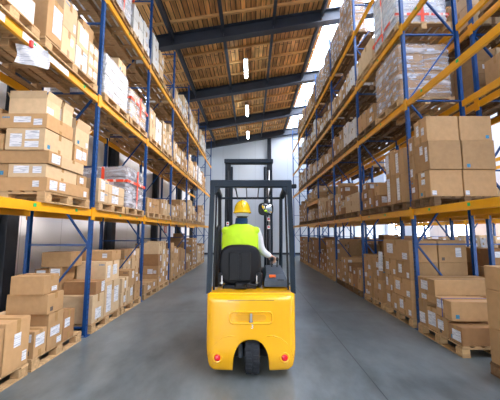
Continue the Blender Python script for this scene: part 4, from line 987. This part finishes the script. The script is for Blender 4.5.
for s_ in (-1, 1): b.box(SX + s_ * .07 - .055, SX + s_ * .07 + .055, 3.594, 3.602, .975, 1.295, M['black_plastic'], .003)
b.build('back_cover', st)
b = MB(); b.box(SX - .25, SX + .25, 3.76, 4.22, .905, .972, M['vinyl'], .03); b.build('seat_cushion', st)
b = MB(); b.box(SX - .2, SX + .2, 3.56, 4.15, .86, .915, M['black_plastic'], .012); b.box(SX - .05, SX + .09, 3.48, 3.60, .89, .95, M['black_plastic'], .012); b.tube([(SX + .02, 3.50, .92), (SX + .10, 3.46, .955), (SX + .2, 3.47, .93)], .012, M['black_plastic'], 8); b.build('seat_base', st)
for x in (SX - .225, SX + .215):
    b = MB(); b.box(x - .016, x + .016, 3.585, 3.605, .955, 1.03, M['white_paint'], .004); b.box(x - .022, x + .022, 3.58, 3.61, .93, .96, M['chrome'], .004); b.build('belt_buckle', st, label='white and chrome belt buckle')
    b = MB(); b.box(x - .06 if x < SX else x - .02, x + .02 if x < SX else x + .06, 3.58, 3.72, .90, 1.06, M['black_plastic'], .02); b.build('belt_reel', st)
b = MB(); b.tube([(-.41, 3.60, .90), (-.425, 3.60, 1.3), (-.42, 3.62, 1.55), (-.39, 3.64, 1.62)], .030, M['black_plastic'], 12); b.build('side_restraint', FT, True)
# console, levers, steering wheel
b = MB(); b.rings([[(.155, 3.56, .905), (.44, 3.56, .905), (.44, 4.1, .905), (.155, 4.1, .905)], [(.16, 3.57, .97), (.435, 3.57, .97), (.435, 4.1, 1.03), (.16, 4.1, 1.03)], [(.19, 3.66, 1.04), (.41, 3.66, 1.04), (.40, 4.08, 1.10), (.20, 4.08, 1.10)]], M['console']); cn = b.build('control_console', FT)
b = MB(); b.box(.22, .30, 3.60, 3.64, 1.005, 1.035, M['orange'], .004); b.build('warning_light', cn, label='small orange lamp')
b = MB(); b.box(.31, .40, 3.575, 3.61, .93, .985, M['black_plastic'], .008); b.build('storage_slot', cn)
for x in (.275, .345): b = MB(); b.tube([(x, 3.94, 1.09), (x + .005, 3.95, 1.17)], .008, M['steel_black'], 8); b.ell((x + .005, 3.955, 1.19), (.02, .02, .028), M['black_plastic']); b.build('lever', cn, True)
b = MB(); mt = Matrix.Translation((SX + .02, 4.42, 1.18)) @ Matrix.Rotation(-.5, 4, 'X'); n = 30
b.rings([[tuple(mt @ Vector(((.155 + .013 * math.cos(a)) * math.cos(t_), (.155 + .013 * math.cos(a)) * math.sin(t_), .013 * math.sin(a)))) for a in [2 * PI * k_ / 8 for k_ in range(8)]] for t_ in [2 * PI * i / n for i in range(n)]], M['black_plastic'], closed=True, cap=False)
for a in (0, PI): b.tube([mt @ Vector((0, 0, 0)), mt @ Vector((.15 * math.cos(a), .15 * math.sin(a), 0))], .012, M['black_plastic'], 8)
b.tube([mt @ Vector((0, 0, .01)), mt @ Vector((0, .05, -.5))], .03, M['black_plastic'], 10); b.build('steering_wheel', FT, True)
b = MB(); b.box(-.44, .44, 4.62, 4.84, .80, .99, M['black_plastic'], .03); b.build('dashboard', FT)
# mirror
mc = Vector((.205, 4.02, 1.865))
t_ = bpy.data.objects.new('mirror', None); COL.objects.link(t_); t_.parent = FT; t_.location = (mc.x, mc.y - 4.2, mc.z)
def pad_y(b, cx_, y0_, y1_, cz, hx, hz_, m, pw=.6, n=32): rounded_pad(b, [((cx_, y0_, cz), .94), ((cx_, y0_ + .004, cz), 1), ((cx_, y1_, cz), 1), ((cx_, y1_ + .008, cz), .8)], hx, hz_, m, n, pw)
b = MB(); pad_y(b, mc.x, mc.y - .006, mc.y + .02, mc.z, .104, .088, M['black_plastic']); b.build('mirror_housing', t_)
b = MB(); n = 28; vs = [(mc.x, mc.y - .030, mc.z)]; R_ = 6
for k_ in range(1, R_ + 1):
    for i in range(n):
        a = 2 * PI * i / n; e = k_ / R_; px = math.copysign(abs(math.cos(a)) ** .6, math.cos(a)) * .090 * e; pz = math.copysign(abs(math.sin(a)) ** .6, math.sin(a)) * .074 * e
        vs.append((mc.x + px, mc.y - .030 + .024 * e * e, mc.z + pz))
fs = [(0, 1 + i, 1 + (i + 1) % n) for i in range(n)] + [(1 + (k_ - 1) * n + i, 1 + k_ * n + i, 1 + k_ * n + (i + 1) % n, 1 + (k_ - 1) * n + (i + 1) % n) for k_ in range(1, R_) for i in range(n)]
mt = Matrix.Translation((mc.x, mc.y - .014, mc.z)) @ Matrix.Rotation(math.radians(-27), 4, 'Z') @ Matrix.Rotation(math.radians(19), 4, 'X') @ Matrix.Translation((-mc.x, -mc.y + .014, -mc.z))
vs = [tuple(mt @ Vector(v)) for v in vs]; b.add(vs, fs, M['mirror']); b.build('mirror_glass', t_, True)
b = MB(); b.tube([(mc.x, mc.y + .03, mc.z + .08), (mc.x + .02, mc.y + .12, mc.z + .13), (mc.x + .03, GY1, 2.045)], .009, M['steel_black'], 8); b.build('mirror_arm', t_, True)
# work light on the guard edge
b = MB(); b.box(.487, .545, GY0 + .0, GY0 + .05, 2.07, 2.12, M['black_plastic'], .008); b.build('side_bracket', FT)
# power cable at the console
b = MB(); b.tube([(.42, 3.5, .905), (.45, 3.50, .95), (.455, 3.62, .94), (.44, 3.7, .91)], .008, M['steel_black'], 8); b.build('cable', FT, True)
# ------------------------------------------------------------------ person
PT = empty('person', (-.135, 3.92, 1.01), 'person in yellow hard hat and bright vest, seated on the forklift seen from behind', 'person')
DEPS = []
def loft(b, rings, m, n=20):
    """rings: (centre, rx, ry, optional axis) ellipses; axis defaults to +z"""
    R = []; 
    for rg in rings:
        c, rx, ry = Vector(rg[0]), rg[1], rg[2]; ax = Vector(rg[3]).normalized() if len(rg) > 3 else Vector((0, 0, 1))
        u = Vector((1, 0, 0)) - ax * ax.x
        if u.length < .2: u = Vector((0, 1, 0)) - ax * ax.y
        u.normalize(); w_ = ax.cross(u)
        R.append([tuple(c + u * rx * math.cos(2 * PI * k_ / n) + w_ * ry * math.sin(2 * PI * k_ / n)) for k_ in range(n)])
    b.rings(R, m)
def remesh(b, name, parent, mat, vox, smooth=4, label=None):
    o = b.build(name, parent, True, label)
    md = o.modifiers.new('r', 'REMESH'); md.mode = 'VOXEL'; md.voxel_size = vox; md.use_smooth_shade = True
    ms = o.modifiers.new('s', 'SMOOTH'); ms.factor = .5; ms.iterations = smooth
    dg = bpy.context.evaluated_depsgraph_get(); me = bpy.data.meshes.new_from_object(o.evaluated_get(dg)); o.modifiers.clear(); o.data = me
    if not me.materials: me.materials.append(mat)
    for p in me.polygons: p.use_smooth = True; p.material_index = 0
    return o
px_, py_ = -.135, 3.90
def limb(b, pts, rs, m, n=14):
    # catmull-rom through the joints so limbs bend smoothly
    P = [Vector(p) for p in pts]; out = []; ro = []
    for i in range(len(P) - 1):
        p0 = P[max(i - 1, 0)]; p1 = P[i]; p2 = P[i + 1]; p3 = P[min(i + 2, len(P) - 1)]
        for k_ in range(5):
            t = k_ / 5; out.append(.5 * ((2 * p1) + (p2 - p0) * t + (2 * p0 - 5 * p1 + 4 * p2 - p3) * t * t + (3 * p1 - p0 - 3 * p2 + p3) * t ** 3)); ro.append(rs[i] + (rs[i + 1] - rs[i]) * t)
    out.append(P[-1]); ro.append(rs[-1]); b.tube(out, ro, m, n)
RS = [(px_ + .185, py_, 1.585), (px_ + .235, py_ + .02, 1.46), (px_ + .275, py_ + .06, 1.32), (px_ + .34, py_ + .10, 1.255), (px_ + .405, py_ + .145, 1.225)]
LS = [(px_ - .175, py_, 1.585), (px_ - .185, py_ + .08, 1.45), (px_ - .18, py_ + .16, 1.33), (px_ - .12, py_ + .28, 1.28), (px_ - .03, py_ + .40, 1.26)]
HC = Vector((px_ + .018, py_ + .02, 1.80))
b = MB(); sk = M['skin']
loft(b, [((px_, py_ + .02, .99), .15, .10), ((px_, py_ + .0, 1.06), .18, .115), ((px_, py_, 1.22), .155, .10), ((px_, py_, 1.38), .175, .105), ((px_, py_, 1.52), .19, .10), ((px_, py_, 1.60), .15, .08), ((px_, py_, 1.63), .08, .07)], sk)
loft(b, [((px_ + .005, py_ + .0, 1.58), .075, .075), ((px_ + .01, py_ + .01, 1.68), .060, .064), ((HC.x, HC.y, 1.76), .060, .070)], sk)
loft(b, [((HC.x, HC.y + .05, 1.692), .03, .03), ((HC.x, HC.y + .035, 1.71), .05, .058), ((HC.x, HC.y + .015, 1.75), .068, .088), ((HC.x, HC.y, 1.80), .077, .099), ((HC.x, HC.y - .005, 1.86), .076, .100), ((HC.x, HC.y - .005, 1.90), .060, .080), ((HC.x, HC.y - .005, 1.925), .025, .035)], sk)
b.ell((HC.x, HC.y + .105, 1.775), (.013, .022, .022), sk)
for s_ in (-1, 1):
    b.ell((HC.x + s_ * .082, HC.y - .005, 1.78), (.010, .020, .032), sk)
    b.ell((HC.x + s_ * .03, HC.y + .085, 1.805), (.02, .012, .01), sk)
limb(b, RS, [.058, .047, .040, .034, .026], sk); limb(b, LS, [.058, .047, .040, .034, .026], sk)
for s_ in (-1, 1):
    limb(b, [(px_ + s_ * .09, py_ + .02, 1.05), (px_ + s_ * .12, py_ + .28, 1.09), (px_ + s_ * .13, py_ + .50, 1.05), (px_ + s_ * .13, py_ + .58, .78), (px_ + s_ * .13, py_ + .55, .45)], [.085, .078, .058, .050, .036], sk)
    b.ell((px_ + s_ * .13, py_ + .60, .39), (.04, .11, .035), sk)
def hand(b, wrist, fwd, up, side, m, curl=.75):
    """palm with four fingers of their own length and a thumb leaving the side; curled over a knob"""
    W = Vector(wrist); F = Vector(fwd).normalized(); U = Vector(up).normalized(); S_ = F.cross(U).normalized() * side
    R = [];
    for t, hw, ht in ((-.01, .024, .018), (.02, .032, .018), (.055, .040, .017), (.088, .041, .014), (.098, .036, .011)):
        c = W + F * t; R.append([tuple(c + S_ * hw * math.cos(2 * PI * k_ / 12) + U * ht * math.sin(2 * PI * k_ / 12)) for k_ in range(12)])
    b.rings(R, m)
    for i, (L, off) in enumerate(((.068, .030), (.078, .011), (.073, -.010), (.058, -.029))):
        p = W + F * .085 + S_ * off; pts = [p - F * .015]; d = F.copy(); ang = .15; L_ = [L * .45, L * .32, L * .25]
        for l_ in L_:
            ang += curl; dd = F * math.cos(ang) - U * math.sin(ang); pts.append(pts[-1] + dd * (l_ + (.015 if len(pts) == 1 else 0)))
        b.tube(pts, [.0100, .0095, .0088, .0072], m, 10); b.ell(pts[-1], (.0072,) * 3, m, 8, 6)
    p = W + F * .03 + S_ * .028; q_ = p + F * .030 + S_ * .030 - U * .008; r2 = q_ + F * .030 + S_ * .004 - U * .018
    b.tube([W + F * .015 + S_ * .01, p, q_, r2], [.013, .013, .0105, .008], m, 10)
hand(b, RS[-1], (.35, .55, -.28), (.1, .3, 1), -1, sk); hand(b, LS[-1], (.4, .8, .1), (0, -.2, 1), 1, sk)
body = remesh(b, 'body', PT, sk, .0062, 3)
b = MB(); kn = .0
# clothing
b = MB(); m = M['shirt']
loft(b, [((px_, py_, 1.07), .188, .122), ((px_, py_, 1.22), .170, .112), ((px_, py_, 1.38), .187, .117), ((px_, py_, 1.52), .203, .112), ((px_, py_, 1.595), .165, .092), ((px_, py_, 1.635), .09, .08)], m)
limb(b, RS[:-1] + [(RS[-1][0] - .012, RS[-1][1] - .01, RS[-1][2] + .004)], [.070, .060, .054, .046, .036], m); limb(b, LS[:-1] + [(LS[-1][0] - .01, LS[-1][1] - .03, LS[-1][2])], [.070, .060, .054, .046, .036], m)
remesh(b, 'shirt', PT, m, .011, 4, 'white long sleeved shirt')
b = MB(); m = M['navy']
loft(b, [((px_ + .004, py_, 1.60), .092, .088), ((px_ + .006, py_ + .003, 1.65), .086, .086), ((px_ + .010, py_ + .005, 1.72), .084, .086), ((px_ + .011, py_ + .008, 1.738), .078, .081)], m); remesh(b, 'jacket_collar', PT, m, .007, 3, 'navy blue stand-up collar')
b = MB(); m = M['navy']
loft(b, [((px_, py_ + .02, .985), .165, .115), ((px_, py_, 1.06), .195, .13), ((px_, py_, 1.13), .186, .122)], m)
for s_ in (-1, 1): limb(b, [(px_ + s_ * .09, py_ + .02, 1.05), (px_ + s_ * .12, py_ + .28, 1.09), (px_ + s_ * .13, py_ + .50, 1.05), (px_ + s_ * .13, py_ + .58, .78), (px_ + s_ * .13, py_ + .55, .47)], [.096, .090, .070, .062, .054], m)
remesh(b, 'trousers', PT, m, .013, 4, 'navy work trousers')
for s_ in (-1, 1):
    b = MB(); b.ell((px_ + s_ * .13, py_ + .61, .385), (.048, .135, .042), M['steel_black']); b.ell((px_ + s_ * .13, py_ + .55, .43), (.05, .06, .06), M['steel_black']); remesh(b, 'boot', PT, M['steel_black'], .01, 2)
b = MB(); m = M['vest']
loft(b, [((px_ - .015, py_, 1.12), .235, .146), ((px_ - .012, py_, 1.25), .235, .140), ((px_ - .01, py_, 1.40), .245, .140), ((px_, py_, 1.50), .250, .134), ((px_, py_, 1.565), .240, .122), ((px_, py_, 1.605), .205, .104), ((px_ + .004, py_, 1.635), .145, .096), ((px_ + .006, py_, 1.655), .10, .088)], m, 28)
for s_ in (-1, 1): b.ell((px_ + s_ * .195, py_, 1.565), (.062, .085, .058), m)
remesh(b, 'safety_vest', PT, m, .011, 3, 'bright yellow-green sleeveless safety vest')
# hard hat: shell, brim and ratchet band
hc = Vector((HC.x, HC.y - .002, 1.865))
b = MB(); prof = []; n = 32; rings = []
for k_ in range(9):
    a = (PI / 2) * k_ / 8; rings.append([(hc.x + .108 * max(math.cos(a), .03) ** .85 * math.cos(2 * PI * i / n), hc.y + .130 * max(math.cos(a), .03) ** .85 * math.sin(2 * PI * i / n), hc.z - .03 + .138 * math.sin(a)) for i in range(n)])
lip = [[(hc.x + (.108 + e) * math.cos(2 * PI * i / n), hc.y + (.130 + e + (.035 if math.sin(2 * PI * i / n) > .3 else 0) * math.sin(2 * PI * i / n)) * math.sin(2 * PI * i / n), hc.z - .03 - d_) for i in range(n)] for e, d_ in ((-.006, .006), (.004, .030), (.014, .034), (.014, .028), (.003, .004))]
b.rings(lip + rings, M['helmet'], True); hh = b.build('hard_hat', PT, True)
b = MB(); b.tube([(hc.x, hc.y - .125, hc.z + .015), (hc.x, hc.y - .09, hc.z + .072), (hc.x, hc.y - .01, hc.z + .098), (hc.x, hc.y + .09, hc.z + .074)], [.010, .020, .022, .010], M['helmet'], 10); b.build('crown_ridge', hh, True)
b = MB(); loft(b, [((hc.x, hc.y + .0, 1.757), .085, .108), ((hc.x, hc.y, 1.762), .089, .113), ((hc.x, hc.y, 1.795), .090, .114), ((hc.x, hc.y, 1.800), .085, .108)], M['strap'], 28); b.build('headband', hh, True, 'grey ratchet band at the nape')
b = MB(); loft(b, [((HC.x, HC.y - .018, 1.735), .062, .078), ((HC.x, HC.y - .014, 1.76), .077, .098), ((HC.x, HC.y - .012, 1.85), .082, .104)], M['hair'], 24)
b.v = [(x, min(y, HC.y + .015), z) for x, y, z in b.v]; b.build('hair', PT, True, 'short dark hair')
for s_ in (-1, 1):
    b = MB(); b.ell((HC.x + s_ * .03, HC.y + .093, 1.792), (.012, .008, .008), M['white_paint']); b.ell((HC.x + s_ * .03, HC.y + .100, 1.792), (.005, .003, .005), M['steel_black']); b.build('eye', PT, True)
b = MB(); b.ell((HC.x, HC.y + .094, 1.735), (.022, .008, .006), M['red_paint']); b.build('mouth', PT, True)

# ------------------------------------------------------------------ camera
cam_d = bpy.data.cameras.new('camera'); cam = bpy.data.objects.new('camera', cam_d); COL.objects.link(cam)
cam_d.sensor_width = 36; cam_d.lens = 292 / 500 * 36; cam.location = (0, 0, 1.55)
cam.rotation_euler = (PI / 2 + math.atan(32 / 292), 0, 0); cam_d.shift_x = -1 / 500; cam_d.clip_start = .05
sc.camera = cam

# ------------------------------------------------------------------ light
w = bpy.data.worlds.new('sky'); sc.world = w; w.use_nodes = True; nt = w.node_tree; nt.nodes.clear()
sky = nt.nodes.new('ShaderNodeTexSky'); sky.sky_type = 'NISHITA'; sky.sun_elevation = math.radians(38); sky.sun_rotation = math.radians(100); sky.sun_disc = False; sky.dust_density = 3.0
mixc = nt.nodes.new('ShaderNodeMix'); mixc.data_type = 'RGBA'; mixc.inputs[0].default_value = .75; mixc.inputs[7].default_value = (.97, .99, 1.03, 1)
bg = nt.nodes.new('ShaderNodeBackground'); bg.inputs['Strength'].default_value = 6.6
ow = nt.nodes.new('ShaderNodeOutputWorld')
nt.links.new(sky.outputs[0], mixc.inputs[6]); nt.links.new(mixc.outputs[2], bg.inputs[0]); nt.links.new(bg.outputs[0], ow.inputs[0])
def portal(name, loc, rot, sx, sy):
    d = bpy.data.lights.new(name, 'AREA'); d.shape = 'RECTANGLE'; d.size = sx; d.size_y = sy; d.cycles.is_portal = True
    o = bpy.data.objects.new(name, d); COL.objects.link(o); o.location = loc; o.rotation_euler = rot
sa = math.atan(.171)
portal('skylight_portal', ((SK0 + SK1) / 2, (YB + YE) / 2, roof_z((SK0 + SK1) / 2) + .02), (0, -sa, 0), (SK1 - SK0) / math.cos(sa), YE - YB)
portal('window_portal', (XR + .05, (YB + YE) / 2, 1.75), (0, PI / 2, 0), 1.7, YE - YB)
portal('doorway_portal', (-2.65, YB, 1.65), (PI / 2, 0, 0), 2.5, 3.3)
portal('window_portal', (XL - .05, (YB + YE) / 2, 6.82), (0, -PI / 2, 0), .45, YE - YB)  # sky light through the added left wall band

vs_ = sc.view_settings; vs_.view_transform = 'Standard'; vs_.look = 'None'; vs_.exposure = .5; vs_.gamma = 1.0; vs_.use_curve_mapping = False
cy = sc.cycles; cy.use_denoising = True; cy.max_bounces = 10; cy.diffuse_bounces = 5; cy.glossy_bounces = 4; cy.transparent_max_bounces = 16; cy.sample_clamp_indirect = 8.0; cy.caustics_reflective = False; cy.caustics_refractive = False
